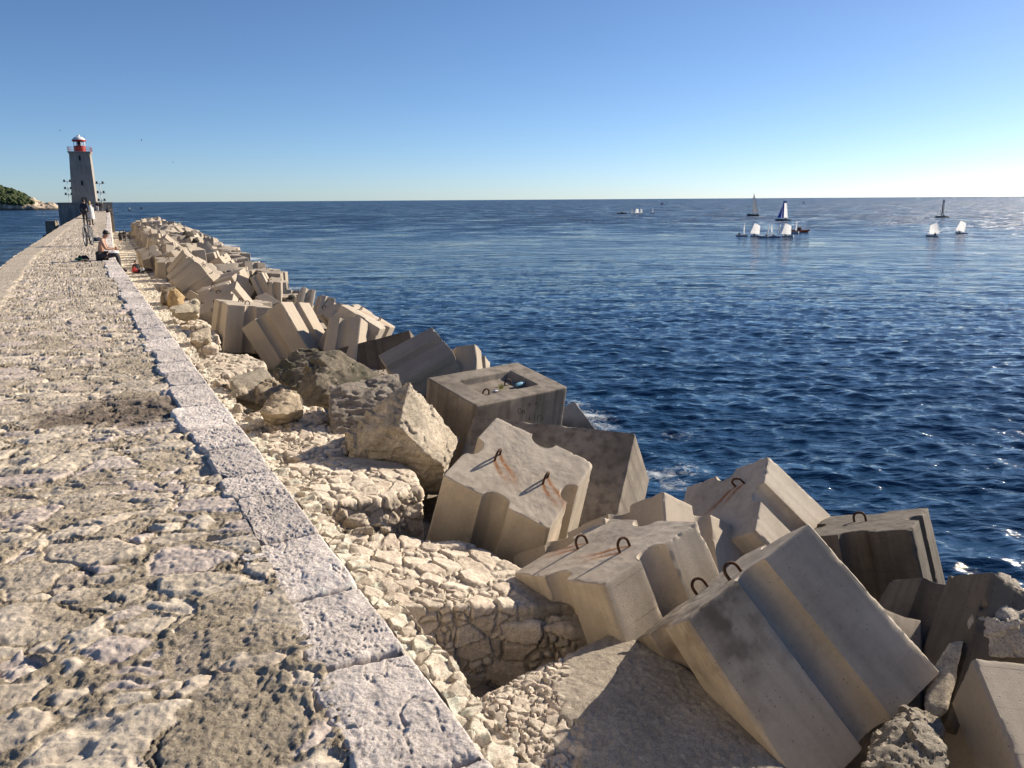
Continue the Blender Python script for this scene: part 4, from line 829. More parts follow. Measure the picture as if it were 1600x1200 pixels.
rock(hullpx([(356, 592, 24.3), (375, 584, 24.7), (414, 572, 25), (428, 590, 24.5), (400, 601, 23.9), (362, 600, 23.8), (366, 622, 23.7), (402, 630, 23.6), (425, 622, 24)], 1.0),
     'broken flat concrete slab with a shadowed broken front near the yellowish boulder', 0.05, 0.03, 1.5, (0.36, 0.315, 0.25), 0.15, 0.0, 6, 'concrete_slab', 'concrete slab', rnd=1)
rock(hullpx([(400, 600, 23.6), (425, 590, 24.2), (456, 606, 24), (448, 622, 23.3), (425, 632, 23), (402, 628, 23.2)], 0.9),
     'rough brown rock beside the broken flat concrete slab', 0.05, 0.08, 1.6, (0.33, 0.275, 0.20), 0.3, 0.0, 7)
rock(hullpx([(262, 478, 47), (268, 452, 47.4), (277, 453, 47.5), (289, 470, 47.4), (288, 480, 47)], 1.6),
     'yellow brown peaked boulder at the edge of the walkway', 0.14, 0.14, 0.7, (0.42, 0.30, 0.16), 0.3, 0.0, 8)
rock(hullpx([(250, 470, 49), (254, 452, 49.5), (268, 448, 49.8), (276, 455, 49.6), (262, 478, 48.6)], 1.5),
     'dark brown boulder tucked behind the yellow brown peaked boulder', 0.14, 0.12, 0.7, (0.22, 0.175, 0.125), 0.3, 0.0, 9)
rock(hullpx([(263, 480, 40), (308, 466, 40.8), (312, 474, 40.6), (312, 488, 40.2), (275, 491, 39.6)], 1.2),
     'flat lit rock slab lying beyond the masonry by the ledge', 0.09, 0.07, 0.9, (0.44, 0.385, 0.295), 0.2, 0.0, 10, 'rock_slab', 'rock')
rock(hullpx([(297, 520, 33), (312, 513, 33.4), (328, 510, 33.6), (330, 530, 33), (300, 533, 32.6)], 1.0),
     'rounded stone lump against the foot of the upright tan sided block', 0.07, 0.08, 1.2, (0.45, 0.38, 0.29), 0.25, 0.0, 11, 'rock_lump', 'rock')
rock(hullpx([(1345, 1200, 9.0), (1352, 1182, 9.2), (1386, 1155, 9.5), (1412, 1125, 9.8), (1432, 1131, 9.8), (1458, 1150, 9.7), (1476, 1166, 9.5), (1480, 1215, 9.1)], 1.2),
     'knobbly conglomerate boulder at the foot of the largest block', 0.025, 0.07, 2.6, (0.36, 0.315, 0.25), 0.3, 0.0, 12, rnd=1)
rock(hullpx([(1563, 893, 12.6), (1605, 921, 12.9), (1640, 960, 12.8), (1640, 1036, 12.0), (1515, 1024, 11.8), (1514, 976, 11.9), (1541, 934, 12.1), (1578, 955, 12.0)], 1.2),
     'broken white concrete lump with a rough fracture above the smooth corner block', 0.04, 0.05, 1.5, (0.52, 0.46, 0.38), 0.15, 0.0, 13, 'broken_block', 'concrete lump', rnd=1)
rock(hullpx([(287, 380, 112), (290, 366, 112.5), (295, 364, 113), (301, 369, 112.6), (306, 380, 112)], 3, down=0.2), 'black wet boulder at the waterline of the far heap', 0.25, 0.5, 0.6, (0.05, 0.045, 0.035), 0.3, 0.0, 14, rnd=0)
rock(hullpx([(301, 382, 106), (305, 374, 106.5), (312, 376, 106.5), (317, 384, 105.5)], 3, down=0.2), 'low black wet rock awash next to the black boulder', 0.25, 0.4, 0.6, (0.05, 0.045, 0.035), 0.3, 0.0, 15, rnd=0)
rock(hullpx([(384, 436, 60), (391, 428, 60.5), (402, 429, 60.5), (412, 442, 60), (390, 446, 59.5)], 2.5), 'dark weedy rock behind the large shaded block with the scoop', 0.2, 0.2, 0.6, (0.12, 0.105, 0.06), 0.3, 0.0, 16, rnd=1)
rock(hullpx([(443, 470, 46), (450, 461, 46.4), (460, 458, 46.5), (466, 468, 46.3), (462, 480, 45.8), (445, 478, 45.7)], 1.6), 'dark rock between the recessed block and the tall pale block', 0.15, 0.14, 0.8, (0.09, 0.075, 0.055), 0.3, 0.0, 17, rnd=1)
rock(hullpx([(1483, 1002, 11.6), (1506, 1000, 11.7), (1495, 1064, 11.3), (1480, 1110, 11.0), (1450, 1138, 10.9), (1442, 1101, 11.0), (1460, 1040, 11.4)], 1.0, down=0.6), 'narrow tan concrete fragment standing on edge beside the smooth corner block', 0.035, 0.015, 1.5, (0.50, 0.43, 0.33), 0.12, 0.0, 18, 'broken_block', 'concrete lump', rnd=0)
# masonry benches: rubble set in mortar, built out from the ledge
def bench(pts, label, cell=0.24, vox=0.032, amp=0.055, seed=0, cement=None, name='masonry_bench', gravel=False, tone=1.0, rnd=2):
    V, Nn, F = solid(pts, vox, rnd)
    P = V + 0.04 * np.stack([fbm(V * 6, 2, seed=seed + 1), fbm(V * 6, 2, seed=seed + 2), fbm(V * 6, 2, seed=seed + 3)], 1)
    a1, a2, ah, at_ = voro(P / np.array([cell, cell, cell * 0.75]) * 0.85, 700 + seed, jit=0.95, tilt=amp * 2.2); b1, b2, bh, bt_ = voro(P / (cell * 0.52), 760 + seed, jit=0.95, tilt=amp * 1.6)
    big = ah < 0.8; e = np.where(big, a2 - a1, np.minimum(a2 - a1, (b2 - b1) * 0.6)); hh = np.where(big, ah * 1.25, bh); tl = np.where(big, at_, bt_)
    e = e + 0.035 * fbm(V * 16, 3, 0.6, seed=715 + seed)
    st = sstep(0.02, 0.11, e)
    rg = fbm(V * 11, 4, 0.6, seed=720 + seed)
    d = amp * st * (0.75 + 0.55 * hh) + tl * st + 0.018 * rg + 0.007 * fbm(V * 34, 3, 0.65, seed=722) + 0.05 * fbm(V * 1.3, 3, seed=730 + seed)
    a = (hh * 17.3) % 1; b = (hh * 41.7) % 1
    c = np.stack([0.60 + 0.16 * a, 0.52 + 0.15 * a - 0.02 * b, 0.415 + 0.13 * a - 0.02 * b], 1) * tone
    c = c * (0.68 + 0.32 * st[:, None]) * (0.93 + 0.1 * b[:, None]) * (1 + 0.18 * rg[:, None])
    if cement is not None:
        k = np.zeros(len(V))
        for (q, r, sft) in cement:
            dd = np.linalg.norm((V - q) / r, axis=1) + 0.35 * fbm(V * 2.5, 4, 0.6, seed=740 + seed); k = np.maximum(k, sstep(1.0 + sft, 1.0 - sft, dd))
        d = mix(d, 0.05 + 0.010 * rg + 0.012 * fbm(V * 24, 3, seed=745), k)
        c = mix(c, np.array([[0.385, 0.335, 0.27]]) * (1 + 0.2 * rg[:, None]) * (1 + 0.3 * fbm(V * 2.0, 3, seed=747)[:, None]), k[:, None])
    o0 = V.mean(0)
    o = link(name, new_mesh(name, V + Nn * d[:, None] - o0, F, smooth=True, col=np.clip(c, 0.03, 0.75), angle=60), M['rubble']); o.location = o0
    return tag(o, label, 'masonry bench')
def pz(L, z): return [atz(x, y, z) for x, y in L]
def drop(A, dz, grow=0.0):
    A = np.array(A); c = A.mean(0); B = A.copy(); B[:, :2] = c[:2] + (A[:, :2] - c[:2]) * (1 + grow); B[:, 2] -= dz; return B
b1t = [atz(x, y, z) for x, y, z in [(500, 845, -3.55), (560, 838, -3.6), (640, 846, -3.75), (690, 850, -3.85), (735, 855, -3.95), (785, 893, -4.0), (845, 905, -4.0), (920, 950, -4.05), (745, 942, -3.75), (612, 948, -3.55), (560, 900, -3.5)]]
bench(np.concatenate([b1t, drop(b1t, 1.6)]), 'broad masonry bench of pale rubble set flat in front of the rust streaked block', 0.30, 0.021, 0.045, 1, cement=[(atz(880, 925, -3.95), np.array([.75, .75, .6]), .15)])
b1s = [atz(x, y, z) for x, y, z in [(612, 960, -3.95), (745, 955, -4.05), (930, 962, -4.15), (1000, 995, -4.2), (925, 990, -4.65), (850, 1045, -5.0), (735, 1085, -5.2), (690, 1045, -5.0), (640, 990, -4.5)]]
bench(np.concatenate([b1s, np.array(b1s) + np.array([0.3, 0.9, -0.9])]), 'sloping wall of large rough stones dropping into the pit below the broad bench', 0.40, 0.025, 0.075, 2, cement=[(atz(960, 985, -4.3), np.array([.8, .8, .8]), .3)], name='masonry_slope', tone=0.9)
b0t = [atz(x, y, z) for x, y, z in [(690, 1135, -3.9), (735, 1100, -3.95), (800, 1066, -3.95), (865, 1040, -3.95), (955, 997, -3.95), (1010, 1012, -3.97), (1090, 1062, -3.95), (1215, 1193, -4.28), (1330, 1330, -4.5), (760, 1330, -4.1), (690, 1240, -3.95)]]
bench(np.concatenate([b0t, drop(b0t, 1.6)]), 'concrete topped bench with gravelly side under the largest nearest block', 0.12, 0.019, 0.030, 3, cement=[(atz(1110, 1130, -3.95), np.array([1.5, 2.6, 1.2]), .10)], name='masonry_bench')
b2t = [atz(x, y, z) for x, y, z in [(445, 731, -3.5), (500, 716, -3.5), (560, 718, -3.6), (625, 727, -3.7), (648, 742, -3.75), (655, 768, -3.75), (590, 783, -3.65), (505, 790, -3.5), (470, 765, -3.5)]]
bench(np.concatenate([b2t, drop(b2t, 1.5)]), 'square masonry bench with coursed stone front next to the pointed limestone block', 0.29, 0.023, 0.045, 4, cement=[(atz(590, 728, -3.7), np.array([1.0, .5, .4]), .3)])
b3t = [atz(x, y, z) for x, y, z in [(405, 680, -3.5), (470, 668, -3.5), (520, 666, -3.6), (545, 688, -3.65), (540, 708, -3.65), (470, 718, -3.5), (430, 712, -3.5)]]
bench(np.concatenate([b3t, drop(b3t, 1.3)]), 'low masonry bench half in shade just before the grey rough stone block', 0.24, 0.034, 0.05, 5)
b4t = [atz(x, y, z) for x, y, z in [(383, 648, -3.5), (440, 640, -3.5), (500, 638, -3.55), (513, 658, -3.6), (470, 668, -3.5), (400, 670, -3.5)]]
bench(np.concatenate([b4t, drop(b4t, 1.3)]), 'bench of broken rubble under the yellowish boulder', 0.22, 0.036, 0.06, 6)
b5t = [atz(x, y, z) for x, y, z in [(300, 570, -3.6), (340, 553, -3.6), (385, 556, -3.7), (415, 570, -3.75), (410, 580, -3.75), (370, 585, -3.6), (330, 592, -3.55)]]
bench(np.concatenate([b5t, drop(b5t, 1.2)]), 'shaded masonry bench at the foot of the upright block', 0.3, 0.05, 0.06, 7, tone=0.85)
# farther benches, one after the other along the ledge
for k in range(34):
    rng = random.Random(300 + k); s0 = 33.0 + k * 3.4 + rng.uniform(-.3, .3); z = float(ledge_z(s0)) - rng.uniform(0.05, 0.35); o1 = rng.uniform(3.3, 4.2) - 0.25 * min(1, s0 / 90)
    q = []
    for (ds, of) in ((0, 2.1), (rng.uniform(-.2, .2), o1), (2.2 + rng.uniform(-.3, .3), o1 + rng.uniform(-.3, .2)), (2.2, 2.1)): q.append(np.array(WV(s0 + ds, of, z + rng.uniform(-.08, .08))))
    lab = 'masonry bench of the row beside the walkway' if s0 > 55 else ['first', 'second', 'third', 'fourth', 'fifth', 'sixth', 'seventh', 'eighth'][k] + ' masonry bench along the ledge beyond the upright tan sided block'
    o = bench(np.concatenate([q, drop(q, 1.3)]), lab, 0.3, 0.05 if s0 < 55 else 0.11, 0.06, 20 + k)
    tag(o, group='masonry benches along the walkway')
# loose stones in the gap between the two near benches
rng = random.Random(8)
LS = [(535, 812, .16), (556, 818, .20), (573, 812, .15), (590, 822, .14), (548, 836, .17), (570, 838, .22), (602, 832, .14), (528, 830, .15), (585, 845, .12), (520, 845, .14), (455, 652, .2), (388, 655, .22), (372, 640, .2), (395, 668, .15), (375, 612, .25), (350, 600, .2)]
for k, (x, y, r) in enumerate(LS):
    c = atz(x, y, -3.62 if k < 10 else -3.45); r = r * (1 if k < 10 else 1.2)
    pts = [c + np.array([rng.gauss(0, 1), rng.gauss(0, 1), rng.gauss(0, .7)]) * r * 0.6 for _ in range(10)]
    rock(pts, 'loose beige rubble stone in the gap between the square bench and the broad bench' if k < 10 else 'loose pale stone lying near the yellowish boulder', 0.03, 0.03, 3.5, (0.52, 0.445, 0.35), 0.2, 0.0, 30 + k, 'loose_stone', 'stone', group='loose rubble stones')

# ---------------------------------------------------------------- lighthouse end of the breakwater
def frame_at(px, py, depth, z):
    """point at forward depth along a pixel's sight line, dropped to height z, and the direction to its right"""
    d = ray(px, py); P = EYE + d * depth; h = d[:2] / np.linalg.norm(d[:2])
    return (float(P[0]), float(P[1]), z), math.atan2(-h[0], h[1]), depth / FPX
M['tower'] = concrete('tower_stone', (0.34, 0.315, 0.28), (0.25, 0.23, 0.205), patch=0.7, streak=0.5, pores=0.0, bump=0.4)
M['quay'] = concrete('quay_concrete', (0.27, 0.26, 0.24), (0.18, 0.17, 0.16), patch=0.8, streak=0.7, pores=0.2, bump=0.5)
M['white'] = simple('white_paint', (0.8, 0.8, 0.78), 0.45, var=0.06)
M['red'] = simple('red_paint', (0.40, 0.035, 0.022), 0.4, var=0.15)
M['black'] = simple('black_cloth', (0.018, 0.018, 0.022), 0.8, var=0.3)
M['shade'] = simple('dark_opening', (0.02, 0.02, 0.02), 0.9)
M['wood'] = simple('grey_door_wood', (0.12, 0.09, 0.075), 0.8)
M['steel'] = simple('galvanised_steel', (0.55, 0.55, 0.54), 0.45, 0.4, 0.1)
M['lampblk'] = simple('dark_lamp_housing', (0.05, 0.05, 0.055), 0.5)
gm, gt_, gb = nodes('lantern_glass'); gb.inputs['Base Color'].default_value = (0.9, 0.95, 1, 1); gb.inputs['Roughness'].default_value = 0.02
gb.inputs['Transmission Weight'].default_value = 1.0; gb.inputs['IOR'].default_value = 1.05; M['glass'] = gm
def lighthouse():
    loc, rz, k = frame_at(133.3, 316, 165.0, 1.6)
    root = empty('lighthouse', loc, rz - math.radians(6)); root.scale = (1, 1, 0.89)
    tag(root, 'grey stone lighthouse tower with red and white lantern at the end of the breakwater', 'lighthouse')
    H = 84 * k; wb, wt = 33.5 * k, 28.0 * k
    lean = 1.2 * k                                        # the tower's batter is all on its seaward side
    m = MB(); n = 16
    V = []
    for i in range(n + 1):
        f = i / n; h = mix(wb, wt, f) / 2; cx = lean * f
        V += [(cx - h, -h, H * f), (cx + h, -h, H * f), (cx + h, h, H * f), (cx - h, h, H * f)]
    F = [(i * 4 + a, i * 4 + (a + 1) % 4, i * 4 + 4 + (a + 1) % 4, i * 4 + 4 + a) for i in range(n) for a in range(4)] + [(3, 2, 1, 0), (n * 4, n * 4 + 1, n * 4 + 2, n * 4 + 3)]
    m.add(V, F); tw = m.build('tower', M['tower'], root)
    def front(name, z0, z1, w, mat, dx=0, thick=0.12):
        q = MB(); zc = (z0 + z1) / 2; f = zc / H; y = -mix(wb, wt, f) / 2; slope = math.atan2((wb - wt) / 2, H)
        q.box((lean * f + dx, y, zc), (w, thick, z1 - z0), Matrix.Rotation(-slope, 3, 'X')); return q.build(name, mat, root)
    front('window_surround', 28.5 * k, 37.5 * k, 4.4 * k, M['tower'], 0.0, 0.10); front('window', 29.3 * k, 36.7 * k, 2.7 * k, M['shade'], 0, 0.16)
    front('window', 71 * k, 78.5 * k, 2.4 * k, M['shade'], 0, 0.16)
    front('sill', 62 * k, 63 * k, 6 * k, M['tower'], 0, 0.3)
    front('door_surround', 0, 9.2 * k, 9.6 * k, M['tower'], 0.3 * k, 0.14); front('door', 0, 8.2 * k, 7.4 * k, M['wood'], 0.3 * k, 0.2)
    c = MB(); c.box((lean, 0, H + 0.12), (wt + 0.5, wt + 0.5, 0.24)); c.box((lean, 0, H - 0.2), (wt + 0.2, wt + 0.2, 0.3)); c.build('gallery', M['tower'], root)
    g = MB(); e = wt / 2 + 0.2; zt = H + 0.24
    for z in (0.35, 0.7, 1.05):
        g.tube([(lean - e, -e, zt + z), (lean + e, -e, zt + z), (lean + e, e, zt + z), (lean - e, e, zt + z)], 0.02, 6, closed=True)
    for a in np.linspace(-e, e, 7):
        for p in ((a, -e), (a, e), (-e, a), (e, a)): g.tube([(lean + p[0], p[1], zt), (lean + p[0], p[1], zt + 1.05)], 0.02, 6)
    g.build('railing', M['red'], root)
    r = 8.2 * k
    b = MB(); b.lathe([(r, 0), (r, 10.0 * k)], (lean, 0, zt), 28); b.build('lantern_base', M['red'], root)
    gl = MB(); gl.lathe([(r * 0.92, 10.0 * k), (r * 0.92, 17.2 * k)], (lean, 0, zt), 24); gl.build('lantern_glass', M['glass'], root)
    for i in range(8):
        a = math.pi / 8 + i * math.pi / 4; p = MB(); p.tube([(lean + r * .95 * math.cos(a), r * .95 * math.sin(a), zt + 10 * k), (lean + r * .95 * math.cos(a), r * .95 * math.sin(a), zt + 17.2 * k)], 0.075, 6); p.build('glazing_bar', M['white'], root)
    l = MB(); l.lathe([(0.25, 0), (0.25, 0.5), (0.35, 0.6), (0.35, 1.0), (0.2, 1.1)], (lean, 0, zt + 10 * k), 14); l.build('lamp', M['lampblk'], root)
    q = MB(); q.lathe([(r * 0.98, 17.0 * k), (r * 1.2, 17.6 * k), (r * 1.22, 20.0 * k), (r * 1.0, 20.4 * k)], (lean, 0, zt), 28); q.build('roof_rim', M['red'], root)
    d = MB(); d.lathe([(r * 1.12, 20.2 * k), (r * 0.98, 22.4 * k), (r * 0.7, 24.4 * k), (r * 0.34, 25.6 * k), (r * 0.2, 26.0 * k), (r * 0.26, 26.8 * k), (r * 0.24, 27.8 * k), (r * 0.08, 28.6 * k)], (lean, 0, zt), 28)
    d.build('dome', M['white'], root, smooth=True)
    an = MB(); an.tube([(lean + r * 0.95, 0.3, zt + 20 * k), (lean + r * 0.95, 0.3, zt + 29 * k)], 0.03, 5); an.build('antenna', M['lampblk'], root)
    loc2, rz2, k2 = frame_at(133, 316, 158.0, 0)
    p = empty('lighthouse_platform', (loc2[0], loc2[1], 0), rz2); tag(p, 'raised dark concrete platform under the lighthouse', 'platform')
    w = 76 * k2; bx = MB(); bx.box((0, 6.6, -2.6), (w, 13, 8.3)); bx.build('platform_block', M['quay'], p)
    cp = MB(); cp.box((0, 6.6, 1.585), (w + 0.25, 13.25, 0.15)); cp.build('coping', M['tower'], p)
lighthouse()
def mast(px, py_base, depth, z, top_px, label):
    loc, rz, k = frame_at(px, py_base, depth, z); root = empty('floodlight_mast', loc, rz); tag(root, label, 'floodlight mast', 'floodlight masts by the lighthouse')
    h = top_px * k + (0 if z > 1 else 0)
    p = MB(); p.tube([(0, 0, 0), (0, 0, h)], [0.09, 0.06], 8); p.build('pole', M['white'], root)
    for i, f in enumerate((1.0, 0.66, 0.38)):
        a = MB(); a.tube([(-0.55, 0, h * f), (0.55, 0, h * f)], 0.045, 6); a.build('crossarm', M['white'], root)
        for s in (-1, 1):
            l = MB(); l.box((s * 0.5, -0.05, h * f + 0.2), (0.34, 0.3, 0.3), Matrix.Rotation(0.5, 3, 'X')); l.build('floodlight', M['lampblk'], root)
            b = MB(); b.box((s * 0.55, 0, h * f - 0.03), (0.55, 0.12, 0.07)); b.build('bracket', M['steel'], root)
mast(108.6, 314, 161, 1.6, 32, 'white floodlight mast standing on the platform, harbour side of the lighthouse')
mast(160.5, 328, 154, 0.0, 42, 'white floodlight mast rising behind the far group of people, sea side of the lighthouse')
def quay_block():
    loc, rz, k = frame_at(83, 362, 150, ZSEA + 1.0); p = empty('mooring_block', loc, rz - 0.35); tag(p, 'concrete mooring block with a handrail in the harbour water beside the wall', 'mooring block')
    b = MB(); b.box((0, 0, 2.05), (1.8, 1.9, 2.5), None, 0.94); b.build('block', M['old'], p)
    f = MB(); f.box((0.3, 0.3, -0.15), (4.4, 3.6, 1.9), None, 0.75); f.build('footing', M['dark'], p)
    r = MB(); r.tube([(0.9, -1.1, 0.7), (0.9, -1.1, 2.1), (3.4, 0.6, 2.1), (3.4, 0.6, 0.7)], 0.05, 6); r.tube([(2.1, -0.25, 0.7), (2.1, -0.25, 2.1)], 0.05, 6); r.build('handrail', M['lampblk'], p)
quay_block()

# ---------------------------------------------------------------- wooded headland far across the water
def headland():
    dep = 850.0; xs = np.linspace(-160, 97, 150); vs = np.linspace(0, 1, 60)
    top = np.interp(xs, [-160, -60, 0, 8, 18, 28, 38, 45, 49, 53, 58, 64, 70, 77, 84, 90, 94, 97], [268, 276, 288, 290, 294, 298.5, 303, 307.5, 308.5, 309, 314, 315.5, 318.5, 317.2, 318.0, 322, 326, 329])
    base = np.array([ray(x, 316.8) for x in xs]); base = base / base[:, 1:2]
    X, Vv = np.meshgrid(xs, vs, indexing='ij'); n = X.size
    d = ray(40, 316.8); k = dep / FPX
    T = np.repeat((1.65 + (316.9 - top) * k)[:, None], len(vs), 1)
    depth = dep + 160 * Vv ** 1.3
    px = X.ravel(); P0 = np.array([ray(x, 316.8) for x in px])
    P = EYE + P0 * depth.ravel()[:, None]
    u = px * k; v = 160 * Vv.ravel() ** 1.3
    Q = np.stack([u, v, 0 * u], 1) / 14.0
    low = np.clip((T.ravel() - ZSEA) * 0.42, 1.2, 9)
    prof = np.where(v < 9, low * sstep(0, 9, v) ** 0.7, low + (T.ravel() - ZSEA - low) * sstep(6, 75, v) ** 0.8)
    prof = prof * sstep(160, 110, v) if False else prof
    nz = fbm(Q * 1.2, 6, 0.62, seed=801) * 5.0 - abs(fbm(Q * 2.4, 5, 0.6, seed=805)) * 4.5
    z = ZSEA - 0.6 + prof + nz * np.clip(prof / 8, 0.15, 1) * np.where(px > 40, 0.9, 0.7)
    z = np.where(Vv.ravel() > 0.97, ZSEA - 2, z)
    P[:, 2] = z
    g = sstep(4.0, 7.0, z - ZSEA - 5.0 * fbm(Q * 1.1, 4, 0.6, seed=811)) * sstep(52, 44, px + 6 * fbm(Q, 2, seed=812))
    rockc = np.array([[0.42, 0.345, 0.26]]) * (1 + 1.3 * fbm(Q * 3, 5, 0.65, seed=813)[:, None]); rockc = rockc * (1 - 0.75 * sstep(2.6, 1.0, z - ZSEA)[:, None])
    c = mix(rockc, np.array([[0.055, 0.075, 0.03]]) * (1 + 0.6 * fbm(Q * 4, 3, seed=814)[:, None]), g[:, None])
    o = link('headland_hill', new_mesh('headland_hill', P, grid_faces(len(xs), len(vs)), col=np.clip(c, 0.01, 0.8)), M['rock']); tag(o, kind='structure')
    # the wood on it: thousands of leaf clumps, one mass at this distance
    rng = np.random.default_rng(3); ok = np.where((g > 0.4) & (Vv.ravel() < 0.92))[0]; pick = rng.choice(ok, 900)
    bm = bmesh.new(); bmesh.ops.create_icosphere(bm, subdivisions=2, radius=1.0); bv = np.array([v_.co[:] for v_ in bm.verts]); bf = np.array([[q.index for q in f.verts] for f in bm.faces]); bm.free()
    VV = []; FF = []; CC = []
    for i in pick:
        r = rng.uniform(0.9, 2.6); q = bv * np.array([r, r, r * rng.uniform(.7, 1.15)]); q = q * (1 + 0.28 * fbm(bv * 2.2 + i, 2, seed=821)[:, None])
        FF.append(bf + sum(len(a) for a in VV)); VV.append(q + P[i] + np.array([0, 0, r * .5])); t = rng.uniform(0.6, 1.3)
        CC.append(np.array([[0.05 * t, 0.07 * t, 0.026 * t]]) * (1 + 0.5 * fbm(bv * 3 + i, 2, seed=823)[:, None]))
    o = link('wood', new_mesh('wood', np.concatenate(VV), np.concatenate(FF), col=np.clip(np.concatenate(CC), 0.008, 0.3)), M['rock']); tag(o, 'dark green scrub wood covering the far headland', 'wood', kind='stuff')
headland()

# ---------------------------------------------------------------- people
def skin(verts, edges, radii, sub=1):
    me = bpy.data.meshes.new('t'); me.from_pydata(verts, edges, []); o = bpy.data.objects.new('t', me); COL.objects.link(o)
    o.modifiers.new('s', 'SKIN'); sv = me.skin_vertices[0].data
    for i, r in enumerate(radii): sv[i].radius = (r, r) if not hasattr(r, '__len__') else r; sv[i].use_root = (i == 0)
    ms = o.modifiers.new('u', 'SUBSURF'); ms.levels = sub; ms.render_levels = sub
    dg = bpy.context.evaluated_depsgraph_get(); m2 = bpy.data.meshes.new_from_object(o.evaluated_get(dg)); bpy.data.objects.remove(o)
    V = [tuple(v.co) for v in m2.vertices]; F = [tuple(p.vertices) for p in m2.polygons]; bpy.data.meshes.remove(m2); return V, F
R0 = dict(pel=(.15, .12), spi=(.13, .10), che=(.155, .11), nec=.055, hb=.078, ht=.085, sh=.07, el=.045, wr=.03, hip=.095, kn=.062, an=.043, toe=.036)
STAND = dict(pel=(0, 0, .95), spi=(0, 0, 1.12), che=(.0, 0, 1.32), nec=(.01, 0, 1.47), hb=(.03, 0, 1.57), ht=(.03, 0, 1.65), shL=(0, .18, 1.40), shR=(0, -.18, 1.40), elL=(-.04, .23, 1.13), elR=(-.04, -.23, 1.13),
             wrL=(.06, .22, .90), wrR=(.06, -.22, .90), hipL=(0, .09, .90), hipR=(0, -.09, .90), knL=(.04, .10, .50), knR=(.02, -.10, .50), anL=(-.02, .10, .08), anR=(0, -.10, .08), toL=(.13, .12, .035), toR=(.15, -.12, .035))
WALK = dict(STAND, knL=(.16, .09, .52), anL=(.20, .09, .09), toL=(.34, .10, .05), knR=(-.04, -.09, .50), anR=(-.26, -.09, .12), toR=(-.14, -.10, .04), elL=(-.12, .23, 1.14), wrL=(-.10, .22, .90), elR=(.04, -.23, 1.14), wrR=(.18, -.2, .95))
SIT = dict(pel=(0, 0, .12), spi=(.01, 0, .30), che=(.07, 0, .49), nec=(.13, 0, .63), hb=(.19, 0, .71), ht=(.23, 0, .775), shL=(.08, .18, .56), shR=(.08, -.18, .56), elL=(.17, .25, .32), elR=(.19, -.25, .31),
           wrL=(.38, .10, .30), wrR=(.42, -.10, .335), hipL=(.03, .10, .11), hipR=(.03, -.10, .11), knL=(.47, .12, .12), knR=(.46, -.12, .13), anL=(.49, .12, -.32), anR=(.52, -.12, -.31), toL=(.62, .13, -.37), toR=(.65, -.13, -.36))
SITLOW = dict(SIT, knL=(.30, .12, .42), knR=(.30, -.12, .42), anL=(.40, .12, .06), anR=(.40, -.12, .06), toL=(.53, .13, .03), toR=(.53, -.13, .03))
def chain(J, seq, scale=1.0, R=R0):
    names = []; ed = []
    for s in seq:
        for a in s:
            if a not in names: names.append(a)
        ed += [(names.index(s[i]), names.index(s[i + 1])) for i in range(len(s) - 1)]
    rad = []
    for a in names:
        b = R.get(a) or R.get(a.rstrip('LR')) or (R['toe'] if a.startswith('to') else .05)
        rad.append(tuple(x * scale for x in b) if hasattr(b, '__len__') else b * scale)
    return [J[a] for a in names], ed, rad
SK = simple('skin', (0.46, 0.25, 0.16), 0.55, var=0.08); HAIRD = simple('dark_hair', (0.02, 0.014, 0.01), 0.6); HAIRB = simple('blonde_hair', (0.42, 0.27, 0.12), 0.6)
def hand(J, side):
    w = Vector(J['wr' + side]); e = Vector(J['el' + side]); d = (w - e).normalized(); sx = d.cross(Vector((0, 0, 1))); sx = sx.normalized() if sx.length > .1 else Vector((0, 1, 0)); dn = d.cross(sx)
    V = []; F = []
    def put(vs, rs):
        a, b = skin([tuple(p) for p in vs], [(i, i + 1) for i in range(len(vs) - 1)], rs, 1); n = len(V); V.extend(a); F.extend([tuple(i + n for i in f) for f in b])
    put([w, w + d * .05, w + d * .085], [.026, .034, .03])
    for i, (o, L) in enumerate(((-.03, .07), (-.01, .08), (.01, .075), (.03, .06))):
        b0 = w + d * .075 + sx * o; put([b0, b0 + d * L * .5 + dn * .012, b0 + d * L * .75 + dn * .04], [.0095, .009, .007])
    b0 = w + d * .03 + sx * -.03; put([b0, b0 - sx * .03 + d * .03, b0 - sx * .035 + d * .055 + dn * .02], [.011, .010, .008])
    return V, F
